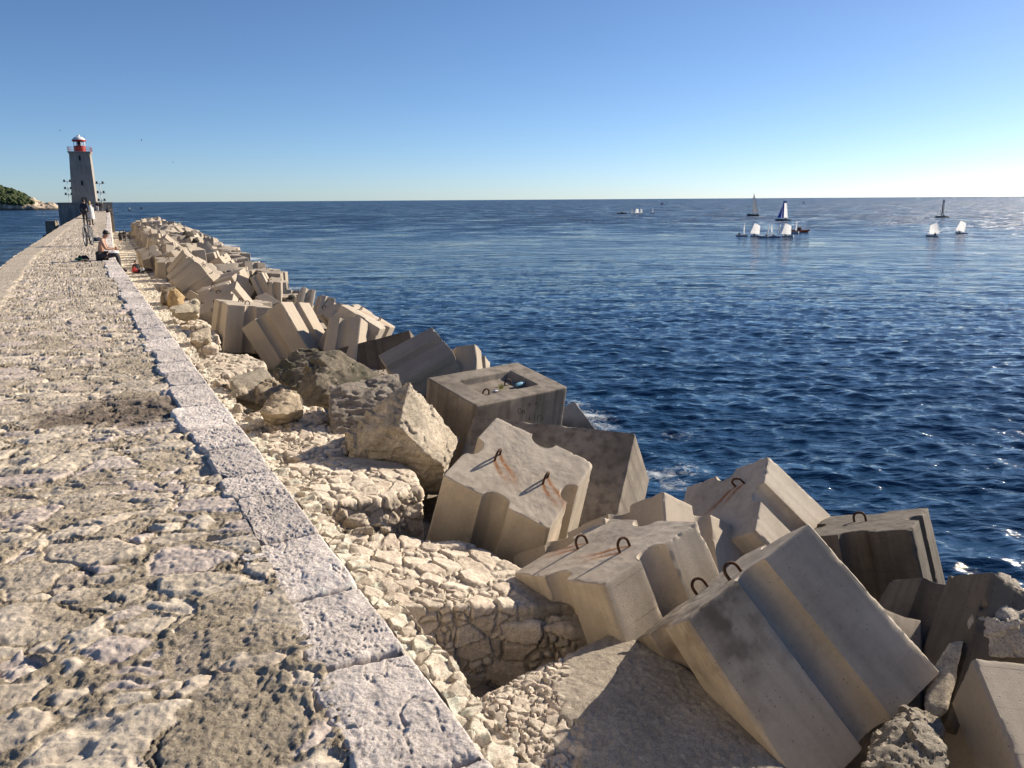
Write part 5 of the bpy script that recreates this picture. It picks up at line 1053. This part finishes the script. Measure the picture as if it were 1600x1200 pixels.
def person(J, loc, rz, label, top=None, topmat=None, legmat=None, hairmat=None, long_hair=False, coat=False, scale=1.0, group=None, hands=True):
    root = empty('person', loc, rz); root.scale = (scale,) * 3; tag(root, label, 'person', group)
    seq = [['pel', 'spi', 'che', 'nec', 'hb', 'ht'], ['che', 'shL', 'elL', 'wrL'], ['che', 'shR', 'elR', 'wrR'], ['pel', 'hipL', 'knL', 'anL', 'toL'], ['pel', 'hipR', 'knR', 'anR', 'toR']]
    V, F = skin(*chain(J, seq), 2)
    if hands:
        for s in 'LR':
            a, b = hand(J, s); n = len(V); V += a; F += [tuple(i + n for i in f) for f in b]
    hb, ht = Vector(J['hb']), Vector(J['ht']); upv = (ht - hb).normalized(); fwv = Vector((1, 0, 0)); fwv = (fwv - upv * fwv.dot(upv)).normalized(); sd = Vector((0, 1, 0))
    mb = MB(); mb.v, mb.f = list(V), list(F)
    nose = hb + fwv * .088 + upv * .03; mb.tube([nose + upv * .03 - fwv * .01, nose, nose - fwv * .014 - upv * .005], [.008, .015, .010], 6)
    for s in (-1, 1): mb.tube([hb + sd * s * .078 + upv * .055, hb + sd * s * .092 + upv * .035, hb + sd * s * .08 + upv * .005], [.012, .018, .009], 6)
    mb.tube([hb + fwv * .082 - upv * .02 + sd * .024, hb + fwv * .088 - upv * .022, hb + fwv * .082 - upv * .02 - sd * .024], .008, 5)
    mb.build('body', SK, root, smooth=True, angle=80)
    if hairmat:
        m = MB(); pts = []
        c = hb + upv * .075 - fwv * .014
        for i in range(7):
            th = i / 6 * 0.62 * math.pi
            for j in range(14):
                a = 2 * math.pi * j / 14; f_ = math.cos(a); t = th * (0.74 if f_ > .3 else 1.08)
                pts.append(c + upv * (.098 * math.cos(t)) + (fwv * f_ * .105 + sd * math.sin(a) * .096) * math.sin(t))
        m.add(pts, [(i * 14 + j, i * 14 + (j + 1) % 14, i * 14 + 14 + (j + 1) % 14, i * 14 + 14 + j) for i in range(6) for j in range(14)])
        if long_hair: m.tube([c - fwv * .07, c - fwv * .10 - upv * .12, c - fwv * .10 - upv * .26], [.08, .085, .05], 10)
        m.build('hair', hairmat, root, smooth=True, angle=80)
    if legmat:
        a, b = skin(*chain(J, [['pel', 'hipL', 'knL', 'anL'], ['pel', 'hipR', 'knR', 'anR']], 1.14), 2); link('trousers', new_mesh('trousers', a, b), legmat, root)
        for s in 'LR':
            p, q = Vector(J['an' + s]), Vector(J['to' + s]); m = MB(); m.tube([p + Vector((-.05, 0, -.02)), p + Vector((0, 0, -.01)), q, q + (q - p).normalized() * .05], [.045, .058, .048, .03], 8); m.build('shoe', M['black'], root, smooth=True)
    if topmat:
        a, b = skin(*chain(J, [['pel', 'spi', 'che', 'nec'], ['che', 'shL', 'elL', 'wrL'], ['che', 'shR', 'elR', 'wrR']], 1.17, dict(R0, nec=.06)), 2); link(top, new_mesh(top, a, b), topmat, root)
    if coat:
        m = MB(); z0 = J['pel'][2]; m.lathe([(.27, z0 - .52), (.26, z0 - .25), (.235, z0), (.22, z0 + .2), (.19, z0 + .38), (.10, z0 + .5)], (J['pel'][0], 0, 0), 16); m.build('coat_skirt', topmat, root, smooth=True, angle=70)
    return root
WHITEC = simple('white_wool', (0.72, 0.69, 0.65), 0.9, var=0.1); NAVY = simple('navy_cloth', (0.02, 0.025, 0.04), 0.85, var=0.3); GREYC = simple('grey_cloth', (0.16, 0.16, 0.15), 0.85, var=0.2)
REDC = simple('red_nylon', (0.42, 0.03, 0.03), 0.6, var=0.15); GREENC = simple('green_cloth', (0.05, 0.14, 0.09), 0.8, var=0.2); WHT = simple('white_cotton', (0.75, 0.76, 0.78), 0.9, var=0.08)
TROUS = simple('charcoal_trousers', (0.03, 0.03, 0.034), 0.85, var=0.25)
def nang(s): return wang(s)               # local +x turned out to sea
s0 = 26.6
p = person(SIT, tuple(WV(s0, -0.40, 0.04)), nang(s0) - 0.12, 'shirtless man in dark trousers sitting on the wall edge looking at his phone', None, None, TROUS, HAIRD, scale=0.94)
ph = MB(); ph.box((0, 0, 0), (0.012, 0.075, 0.15)); po = ph.build('phone', M['black']); tag(po, 'dark phone held by the shirtless man', 'phone')
po.matrix_world = Matrix.Translation(WV(s0, 0.095, 0.405)) @ Matrix.Rotation(nang(s0), 4, 'Z') @ Matrix.Rotation(-0.6, 4, 'Y') @ Matrix.Translation((0, 0.02, 0))
def cloth(name, loc, rz, size, mat, label, cat, seed):
    n = 18; u = np.linspace(-1, 1, n); A, B = np.meshgrid(u, u, indexing='ij'); P = np.stack([A.ravel(), B.ravel(), 0 * A.ravel()], 1)
    z = 0.5 * size[2] * (1 + fbm(P * 1.6 + seed, 3, seed=seed)) * (1 - 0.75 * np.maximum(abs(P[:, 0]), abs(P[:, 1])) ** 3); w_ = 1 + 0.25 * fbm(P + 4, 2, seed=seed + 1)
    V = np.stack([P[:, 0] * size[0] / 2 * w_, P[:, 1] * size[1] / 2 * w_, z], 1); Vb = V.copy(); Vb[:, 2] = 0; f = grid_faces(n, n); 
    o = link(name, new_mesh(name, np.concatenate([V, Vb]), np.concatenate([f, f[:, ::-1] + n * n])), mat); o.location = loc; o.rotation_euler = (0, 0, rz); return tag(o, label, cat)
sh = cloth('shirt', tuple(WV(s0, -0.06, 0.21)), nang(s0), (0.30, 0.34, 0.10), WHT, 'white shirt bundled in the lap of the shirtless man', 'shirt', 31)
cloth('backpack', tuple(WV(s0 + 0.1, -0.86, 0.03)), nang(s0), (0.30, 0.34, 0.22), M['black'], 'small black bag on the wall behind the shirtless man', 'bag', 33)
bt = MB(); bt.lathe([(.03, 0), (.035, .02), (.035, .14), (.014, .19), (.014, .22)], n=10); o = bt.build('bottle', simple('green_glass', (0.03, 0.2, 0.08), 0.15), smooth=True); o.matrix_world = Matrix.Translation(WV(s0, -1.06, 0.07)) @ Matrix.Rotation(1.5, 4, 'Y'); tag(o, 'green bottle lying on the paving behind the shirtless man', 'bottle')
def tuft(x, y, z, label):
    rng_ = random.Random(5); m = MB()
    for i in range(40):
        a = rng_.uniform(0, 6.28); r = rng_.uniform(0, .09); L_ = rng_.uniform(.05, .14); b = Vector((r * math.cos(a), r * math.sin(a), 0)); t = b + Vector((rng_.gauss(0, .04), rng_.gauss(0, .04), L_)); sd = Vector((-math.sin(a), math.cos(a), 0)) * .012
        m.add([b - sd, b + sd, t], [(0, 1, 2)])
    o = m.build('weed_tuft', simple('yellow_green_weed', (0.30, 0.30, 0.06), 0.8)); o.location = tuple(atz(x, y, z)); tag(o, label, 'plant')
tuft(783, 607, -3.12, 'yellow green weed growing in the hollow of the dark block')
cloth('wrapper', tuple(atz(775, 611, -3.12)), 0.3, (0.12, 0.09, 0.04), WHT, 'scrap of white litter beside the weed in the hollow', 'litter', 52)
# bicycle parked on the wall
def bicycle():
    a = atz(134.7, 384.0, 0.02); b = atz(145.8, 381.3, 0.02); d = b - a; L = 1.06; rz = math.atan2(d[1], d[0])
    root = empty('bicycle', (float(a[0]), float(a[1]), 0.02), rz); tag(root, 'city bicycle parked on the wall behind the shirtless man', 'bicycle')
    r = 0.345
    def wheel(x, turn=0.0):
        t = MB(); t.tube([(r * math.cos(q), 0, r * math.sin(q)) for q in np.linspace(0, 2 * math.pi, 33)[:-1]], 0.03, 8, closed=True); ty = t.build('wheel', M['black'], root, smooth=True)
        rm = MB(); rm.tube([((r - .03) * math.cos(q), 0, (r - .03) * math.sin(q)) for q in np.linspace(0, 2 * math.pi, 33)[:-1]], 0.011, 6, closed=True); rm.build('rim', M['steel'], ty)
        sp = MB(); sp.tube([(0, -.05, 0), (0, .05, 0)], 0.022, 8)
        for q in np.linspace(0, 2 * math.pi, 25)[:-1]: sp.tube([(0, .02 * math.cos(q * 3), 0), ((r - .03) * math.cos(q), 0, (r - .03) * math.sin(q))], 0.0022, 4)
        sp.build('spokes', M['steel'], ty); ty.location = (x, 0, r); ty.rotation_euler = (0, 0, turn); return ty
    wheel(0, 0.35); wheel(L)
    f = MB(); H = (0.13, 0, 0.80); H2 = (0.10, 0, 0.68); S = (0.76, 0, 0.82); BB = (0.60, 0, 0.30)
    for p, q, rr in ((H, (0.74, 0, 0.70), .026), (H2, BB, .028), (S, BB, .026)): f.tube([p, q], rr, 8)
    for s in (-.05, .05): f.tube([(0.74, 0, 0.72), (L, s, r)], .010, 6); f.tube([BB, (L, s, r)], .010, 6)
    f.tube([H, H2], .024, 8); f.build('frame', simple('grey_bike_paint', (0.10, 0.10, 0.11), 0.35), root, smooth=True)
    k = MB()
    for s in (-.05, .05): k.tube([H2, (0.03, s, r + .05), (0, s, r)], .011, 6)
    k.build('fork', M['lampblk'], root, smooth=True)
    h = MB(); h.tube([H, (0.15, 0, 0.98), (0.10, 0, 1.02)], .014, 8); h.tube([(0.22, .30, 1.03), (0.12, .22, 1.05), (0.08, 0, 1.02), (0.12, -.22, 1.05), (0.22, -.30, 1.03)], .014, 8); h.build('handlebar', M['lampblk'], root, smooth=True)
    sd = MB(); sd.tube([(0.60, 0, 0.95), (0.72, 0, 0.96), (0.86, 0, 0.97)], [.025, .055, .085], 10); sd.tube([S, (0.77, 0, 0.95)], .013, 6); sd.build('saddle', M['black'], root, smooth=True)
    for x in (0, L):
        m = MB(); m.tube([(x + (r + .035) * math.cos(q), 0, r + (r + .035) * math.sin(q)) for q in np.linspace(0.1 if x else 0.7, 2.4 if x else 2.9, 12)], .022, 6); m.build('mudguard', M['lampblk'], root, smooth=True)
    c = MB(); c.lathe([(.085, -.004), (.085, .004)], n=16); c.tube([(0, 0, 0), (.17, 0, .06)], .01, 6); c.tube([(0, 0, 0), (-.17, 0, -.06)], .01, 6); cr = c.build('crankset', M['lampblk'], root); cr.location = (.60, -.05, .30); cr.rotation_euler = (math.pi / 2, 0, 0)
    l = MB(); l.box((L + .12, 0, .78), (.05, .07, .05)); l.build('rear_light', M['red'], root)
    ra = MB(); ra.box((L - .06, 0, .74), (.36, .13, .012)); ra.tube([(L - .2, .06, .74), (L, .07, r)], .007, 5); ra.tube([(L - .2, -.06, .74), (L, -.07, r)], .007, 5); ra.build('rack', M['steel'], root)
bicycle()
a = atz(154, 379, 0.02); cloth('backpack', tuple(a), 0.4, (0.5, 0.42, 0.42), simple('slate_nylon', (0.05, 0.055, 0.065), 0.5), 'dark grey backpack standing beside the bicycle', 'backpack', 41)
hd = lambda px, py, z=0.02: tuple(atz(px, py, z))
AW = math.pi / 2 + A2                      # walking away along the wall
person(WALK, hd(143.2, 351.8), AW, 'blonde person in a long white coat walking away along the wall', 'coat', WHITEC, TROUS, HAIRB, True, True, 1.0)
person(dict(STAND), hd(134.6, 352.6), AW - 0.25, 'dark haired person in black jacket walking next to the white coat', 'jacket', NAVY, TROUS, HAIRD, False, False, 1.06)
person(WALK, hd(189.2, 379.5, -4.15), AW, 'person in black coat and bare calves walking on the lower walkway', 'coat', M['black'], None, HAIRD, True, True, 0.97)
person(WALK, hd(195.3, 379.0, -4.15), AW, 'person in black jacket and trousers walking on the lower walkway', 'jacket', M['black'], M['black'], HAIRD, False, False, 1.04)
q = atz(214.5, 426, -4.12)
person(SITLOW, tuple(q), AW + 0.3, 'person dressed in black sitting on the lower walkway with a red backpack', 'jacket', M['black'], M['black'], HAIRD, False, False, 1.15)
rb = cloth('backpack', (q[0] - 0.05, q[1] - 0.33, q[2] + 0.02), 0.5, (0.46, 0.34, 0.72), REDC, 'red backpack leaning against the seated person in black', 'backpack', 45)
q2 = atz(222.5, 424, -4.12); cloth('tote_bag', tuple(q2), 0.2, (0.34, 0.3, 0.5), WHT, 'white tote bag beside the person with the red backpack', 'bag', 47)
q2 = atz(230, 426, -4.12); cloth('holdall', tuple(q2), 0.2, (0.9, 0.5, 0.6), M['black'], 'large black holdall beside the white tote bag', 'bag', 49)
person(STAND, hd(153.2, 331.0), AW, 'person in dark top and white trousers standing near the lighthouse platform', 'jacket', M['black'], WHITEC, HAIRD, False, False, 1.0)
person(STAND, hd(157.0, 330.4), AW + 2.6, 'person in black standing close to the white trousers', 'jacket', M['black'], TROUS, HAIRD, False, False, 1.0)
person(STAND, hd(160.4, 330.8), AW + 3.0, 'person in grey standing beside the floodlight mast', 'jacket', GREYC, GREYC, HAIRD, False, False, 1.0)
person(SIT, tuple(WV(160, -0.40, 0.04)), nang(160), 'person in dark green sitting on the far end of the wall edge', 'jacket', GREENC, TROUS, HAIRD, False, False, 1.25)
person(SIT, tuple(WV(156, -0.42, 0.04)), nang(156) + .2, 'person in black sitting next to the one in dark green', 'jacket', M['black'], TROUS, HAIRD, False, False, 1.2)
person(SIT, tuple(WV(151.5, -0.40, 0.04)), nang(151) + .1, 'person in black with legs over the edge, nearest of the far sitters', 'jacket', NAVY, M['black'], HAIRD, False, False, 1.15)

# ---------------------------------------------------------------- boats
def sailcloth(name, rgb):
    m, t, b = nodes(name); b.inputs['Base Color'].default_value = rgb + (1,); b.inputs['Roughness'].default_value = 0.7
    tr = N(t, 'ShaderNodeBsdfTranslucent'); tr.inputs[0].default_value = rgb + (1,); mx = N(t, 'ShaderNodeMixShader'); mx.inputs[0].default_value = 0.68
    t.links.new(b.outputs[0], mx.inputs[1]); t.links.new(tr.outputs[0], mx.inputs[2]); t.links.new(mx.outputs[0], t.nodes['Material Output'].inputs['Surface']); return m
SAIL = sailcloth('white_sailcloth', (0.88, 0.88, 0.88)); SAILG = sailcloth('grey_sailcloth', (0.40, 0.42, 0.45)); SAILB = sailcloth('blue_sailcloth', (0.03, 0.08, 0.32)); SAILD = simple('dark_sailcloth', (0.05, 0.07, 0.14), 0.6, var=0.2)
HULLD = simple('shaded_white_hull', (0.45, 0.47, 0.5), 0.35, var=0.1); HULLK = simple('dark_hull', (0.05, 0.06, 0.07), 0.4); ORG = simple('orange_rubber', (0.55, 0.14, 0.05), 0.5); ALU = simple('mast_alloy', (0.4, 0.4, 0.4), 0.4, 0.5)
def hull(name, L, Wd, H, mat, parent, bow=0.25, z=-0.12):
    n = 12; V = []; F = []; m = 9
    for i in range(n + 1):
        t = i / n; x = (t - .5) * L; w_ = Wd / 2 * (1 - (max(0, t - .35) / .65) ** 2.2 * (1 - bow)) * (0.82 + .18 * min(1, t / .3)); hh = H * (1 + .35 * t * t)
        for j in range(m):
            a = math.pi * j / (m - 1); V.append((x, -w_ * math.cos(a), z + hh - hh * math.sin(a) ** 0.6))
        V.append((x, 0, z + hh * 0.86))
    k = m + 1
    for i in range(n):
        for j in range(m - 1): F.append((i * k + j, i * k + j + 1, (i + 1) * k + j + 1, (i + 1) * k + j))
        F.append((i * k + m - 1, i * k + m, (i + 1) * k + m, (i + 1) * k + m - 1)); F.append((i * k + m, i * k, (i + 1) * k, (i + 1) * k + m))
    F.append(tuple(range(k))); F.append(tuple(n * k + j for j in range(k))[::-1])
    mb = MB(); mb.add(V, F); return mb.build(name, mat, parent, smooth=True, angle=40)
def sail(name, A, B, C, D, belly, mat, parent, n=10, th=0.012):
    """four-cornered sail: A tack, B clew, C peak, D throat; belly pushes it along y"""
    A, B, C, D = map(np.array, (A, B, C, D)); V = []
    for s in (0, th):
        for i in range(n + 1):
            for j in range(n + 1):
                u, v = i / n, j / n; p = (A * (1 - u) + B * u) * (1 - v) + (D * (1 - u) + C * u) * v
                p = p + np.array([0, belly * math.sin(math.pi * u) * (0.3 + .7 * math.sin(math.pi * min(1, v * .9 + .1))) + s, 0]); V.append(p)
    f = grid_faces(n + 1, n + 1); q = (n + 1) ** 2; F = [tuple(a) for a in f] + [tuple(a + q for a in b[::-1]) for b in f]
    rim = [i * (n + 1) for i in range(n + 1)] + [n * (n + 1) + j for j in range(1, n + 1)] + [i * (n + 1) + n for i in range(n - 1, -1, -1)] + [j for j in range(n - 1, 0, -1)]
    F += [(rim[i], rim[(i + 1) % len(rim)], rim[(i + 1) % len(rim)] + q, rim[i] + q) for i in range(len(rim))]
    mb = MB(); mb.add(V, F); return mb.build(name, mat, parent, smooth=True, angle=60)
def kids(o): return [c for c in bpy.data.objects if c.parent == o]
def copy_tree(o, parent=None):
    c = o.copy(); COL.objects.link(c)
    if parent is not None: c.parent = parent; c.matrix_parent_inverse = o.matrix_parent_inverse.copy()
    for ch in kids(o): copy_tree(ch, c)
    return c
def dinghy(swing):
    root = empty('sailing_dinghy'); hull('hull', 2.3, 1.1, 0.42, HULLD, root, bow=0.55, z=-0.1)
    m = MB(); m.tube([(.62, 0, .2), (.62, 0, 2.45)], .03, 8); m.build('mast', ALU, root)
    c, s = math.cos(swing), math.sin(swing)
    e = empty('rig'); e.parent = root; e.location = (.62, 0, 0); e.rotation_euler = (0, 0, swing)
    sl_ = sail('sail', (-.04, 0, .55), (-1.95, 0, .62), (-1.25, 0, 2.85), (-.04, 0, 2.3), .22, SAIL, root); sl_.location = (.62, 0, 0); sl_.rotation_euler = (0, 0, swing)
    bpy.data.objects.remove(e)
    b = MB(); b.tube([(0, 0, .5), (-1.98, 0, .56)], .022, 6); b.tube([(0, 0, 1.2), (-1.3, .03, 2.86)], .018, 6); bo = b.build('boom', ALU, root); bo.location = (.62, 0, 0); bo.rotation_euler = (0, 0, swing)
    r = MB(); r.box((-1.2, 0, .05), (.06, .03, .7)); r.build('rudder', HULLK, root)
    return root
CREW = person(SITLOW, (0, 0, -300), 0, 'sailor in dark clothes sitting in a dinghy', 'jacket', M['black'], M['black'], HAIRD, hands=True)
crew_first = True
def crew(boat_loc, rz, x, label, z=0.12, sc=0.8, y=0.0, turn=0.0):
    global crew_first
    c = CREW if crew_first else copy_tree(CREW); crew_first = False
    a = rz; c.location = (boat_loc[0] + x * math.cos(a) - y * math.sin(a), boat_loc[1] + x * math.sin(a) + y * math.cos(a), boat_loc[2] + z); c.rotation_euler = (0, 0, rz + turn); c.scale = (sc,) * 3
    tag(c, label, 'person', 'crews of the boats'); return c
PR = {k: dinghy(k) for k in (0.25, 1.2, -1.2)}
used = set()
OPT = [(1159, 369.2, 0.33, 1.2, 0, 'white dinghy with sail edge on, alone at the near end of the row', True), (1182, 370, -0.35, .25, .05, 'white dinghy with full broad sail, second in the row', True),
       (1192.5, 371.4, -0.40, -1.2, .16, 'white dinghy with narrow sail leaning close against the full broad sail', False), (1202, 371.3, 0.40, 1.2, -.08, 'white dinghy with narrow upright sail in the middle of the row', True),
       (1210.5, 371, -0.36, -1.2, .18, 'white dinghy with narrow tilted sail beside the narrow upright sail', True), (1231, 370.6, -0.25, .25, .0, 'white dinghy with full sail beside the orange rubber boat', True),
       (1240, 364.5, -0.25, -1.2, 0, 'grey dinghy with narrow sail half behind the orange rubber boat', False), (1456.5, 369.8, 2.95, .25, 0, 'white dinghy sailing apart at the sea side, the nearer of two', True),
       (1502, 365.6, -0.5, .25, .12, 'white dinghy with slanting sail, the farthest out to the side', True), (988.5, 334.4, 0.75, .25, 0, 'tiny white dinghy, first of three near the horizon', False),
       (996, 334.7, -0.3, .25, 0, 'tiny white dinghy, middle of three near the horizon', False), (1001.8, 334.7, 0.2, .25, .0, 'tiny white dinghy, last of three near the horizon', False), (1018.5, 334, .3, 1.2, 0, 'tiny grey dinghy with narrow sail alone near the horizon', False)]
for i, (x, y, yaw, kind, heel, lab, cr) in enumerate(OPT):
    o = PR[kind] if kind not in used else copy_tree(PR[kind]); used.add(kind)
    P = atz(x, y, ZSEA); d = ray(x, y); rz = math.atan2(-d[0], d[1]) + yaw
    o.location = tuple(P); o.rotation_euler = (0, heel, rz)
    sc = 0.95 if x > 1100 else 1.0; o.scale = (sc,) * 3
    tag(o, lab, 'sailing dinghy', 'white sailing dinghies')
    if cr: crew(P, rz, -0.5, 'sailor in the ' + lab.split(',')[0], turn=1.57)
def place(o, x, y, yaw):
    P = atz(x, y, ZSEA); d = ray(x, y); rz = math.atan2(-d[0], d[1]) + yaw; o.location = tuple(P); o.rotation_euler = (0, 0, rz); return P, rz
def keelboat():
    r = empty('sailing_yacht'); P, rz = place(r, 1177, 337.5, math.pi - 0.35); tag(r, 'grey sailing yacht with tall pale triangular sail near the horizon', 'sailing yacht')
    hull('hull', 5.6, 1.7, 0.9, HULLK, r, bow=0.06, z=-0.2); m = MB(); m.tube([(.5, 0, .5), (.3, 0, 9.6)], [.07, .04], 8); m.build('mast', ALU, r)
    sail('mainsail', (.4, 0, 1.2), (-2.3, .3, 1.3), (.18, 0, 9.4), (.3, 0, 9.5), .35, SAILG, r); st = MB(); st.tube([(2.7, 0, .8), (.4, 0, 8.2)], .06, 5); st.build('furled_jib', HULLD, r)
    b = MB(); b.tube([(.45, 0, 1.1), (-2.4, .3, 1.2)], .05, 6); b.build('boom', ALU, r); crew(P, rz, -1.9, 'sailor at the stern of the grey sailing yacht', 0.5, 1.0)
keelboat()
def catamaran(x, y, yaw, h, main, label, panel, jibmat, crewlab):
    r = empty('catamaran'); P, rz = place(r, x, y, yaw); tag(r, label, 'catamaran', 'beach catamarans')
    for s in (-1.1, 1.1): q = hull('hull', 4.9, .36, .5, HULLK, r, bow=0.1, z=-0.1); q.location = (0, s, 0)
    t = MB(); t.box((-.5, 0, .48), (2.0, 2.2, .04)); t.build('trampoline', M['black'], r); m = MB(); m.tube([(.5, 0, .45), (.35, 0, h)], .055, 8); m.build('mast', main, r)
    la, lb = np.array((.42, 0, .9)), np.array((.35, 0, h)); ca, cb = np.array((-1.5, .5, .9)), np.array((-.75, .15, h - .15))
    lp = lambda u, v: tuple((la * (1 - u) + ca * u) * (1 - v) + (lb * (1 - u) + cb * u) * v)
    sail('mainsail', lp(.3, 0), lp(1, 0), lp(1, .88), lp(.3, .88), .10, panel, r)
    sail('luff_panel', lp(0, 0), lp(.29, 0), lp(.29, .88), lp(0, .88), .03, main, r); sail('head_panel', lp(0, .885), lp(1, .885), lp(1, 1), lp(0, 1), .04, main, r)
    sail('jib', (2.1, 0, .9), (.75, .4, .95), (.45, .05, h * .8), (.5, 0, h * .8), .15, jibmat, r); crew(P, rz, -.9, crewlab, .45, .95)
catamaran(1224, 344.6, math.pi * 0.93, 6.6, SAILB, 'catamaran with a white sail edged in bright blue', SAIL, SAILB, 'sailor on the catamaran with the blue edged sail')
catamaran(1472, 339.8, math.pi * 0.72, 6.4, SAILD, 'catamaran with a dark narrow sail far out to the side', SAILG, SAILG, 'sailor on the catamaran with the dark sail')
def rib(x, y, yaw, tubemat, label, n, crewlab, L=4.2):
    r = empty('rubber_boat'); P, rz = place(r, x, y, yaw); tag(r, label, 'rubber boat')
    t = MB(); t.tube([(-L / 2, -.75, .3), (L * .2, -.75, .32), (L * .42, -.4, .4), (L / 2, 0, .46), (L * .42, .4, .4), (L * .2, .75, .32), (-L / 2, .75, .3)], .24, 10); t.build('tube', tubemat, r, smooth=True)
    f = hull('hull', L * .9, 1.3, .45, HULLK, r, bow=.2, z=-.2); e = MB(); e.box((-L / 2 - .1, 0, .55), (.35, .35, .75), None, .8); e.build('outboard', M['black'], r); c = MB(); c.box((-.2, 0, .65), (.45, .6, .8), None, .8); c.build('console', HULLK, r)
    for i in range(n): crew(P, rz, -.9 + .9 * i, crewlab[i], .4, 1.0, y=.3 * (-1) ** i)
rib(1250, 362.8, -.5, ORG, 'orange rubber boat with people aboard behind the full sailed dinghy', 2, ['person in black at the stern of the orange rubber boat', 'person in black towards the bow of the orange rubber boat'])
rib(972.5, 334.2, .1, HULLK, 'black rubber boat next to the three tiny dinghies', 2, ['person in black at the stern of the black rubber boat', 'person in black towards the bow of the black rubber boat'], 4.8)
def motorboat(x, y, yaw, cab, label, L=5.0, wake=False):
    r = empty('motorboat'); P, rz = place(r, x, y, yaw); tag(r, label, 'motorboat'); hull('hull', L, 2.0, 1.0, HULLD if wake else HULLK, r, bow=.1, z=-.2); c = MB(); c.box((-.2, 0, 1.7), (L * .38, 1.5, 2.0), None, .75); c.build('cabin', cab, r)
    if wake:
        n = 40; V = []; rng_ = np.random.default_rng(2)
        for i in range(n + 1): t = i / n; w_ = .7 + 2.6 * t + rng_.uniform(-.3, .3); V += [(-L * .5 - 42 * t, -w_, .16 + .1 * rng_.random()), (-L * .5 - 42 * t, w_, .16 + .1 * rng_.random())]
        m = MB(); m.add(V, [(2 * i, 2 * i + 1, 2 * i + 3, 2 * i + 2) for i in range(n)]); m.add([(L * .5, -1.3, .25), (L * .5, 1.3, .25), (-L * .5, 1.7, .3), (-L * .5, -1.7, .3)], [(0, 1, 2, 3)])
        o = m.build('wake', WHT); o.location = r.location; o.rotation_euler = r.rotation_euler; tag(o, 'white foam trail of the red motorboat', 'wake', kind='stuff')
motorboat(1034, 319.6, 0.1, M['red'], 'red motorboat with a white wake on the horizon', 5.0, True)
motorboat(1256, 317.8, 0.3, HULLK, 'dark motorboat, a speck on the horizon above the catamaran', 2.6)
motorboat(221, 327.0, 0.2, HULLK, 'dark small boat on the water past the lighthouse', 2.4)
motorboat(203, 328.8, 0.4, HULLD, 'pale low boat on the water close to the lighthouse', 3.0)
# gulls
def gull(x, y, depth, label, roll):
    d = ray(x, y); P = EYE + d * depth; r = empty('gull', tuple(P), 0.6); r.rotation_euler = (roll, 0, 0.6 + roll); tag(r, label, 'bird', 'gulls in the sky')
    b = MB(); b.tube([(-.24, 0, 0), (-.12, 0, 0), (.05, 0, 0), (.17, 0, .015), (.23, 0, .02), (.28, 0, .01)], [.02, .06, .075, .045, .04, .008], 8); b.build('body', GREYC, r, smooth=True)
    for s in (-1, 1):
        w_ = MB(); V = [(.10, s * .04, .03), (-.08, s * .04, .03), (.13, s * .34, .16), (-.03, s * .34, .15), (-.05, s * .68, .06), (-.09, s * .68, .055)]; V2 = [(a, c, e - .018) for a, c, e in V]
        w_.add(V + V2, [(0, 1, 3, 2), (2, 3, 5, 4), (6, 8, 9, 7), (8, 10, 11, 9), (0, 2, 8, 6), (2, 4, 10, 8), (1, 7, 9, 3), (3, 9, 11, 5), (4, 5, 11, 10)]); w_.build('wing', GREYC, r)
    t = MB(); t.box((-.29, 0, 0), (.12, .1, .015)); t.build('tail', GREYC, r)
gull(94, 204, 240, 'gull gliding above the harbour side of the lighthouse', 0.3); gull(221, 219, 260, 'gull beside the lantern height over the sea', -0.3); gull(270, 253.5, 300, 'lowest gull over the sea', 0.5)
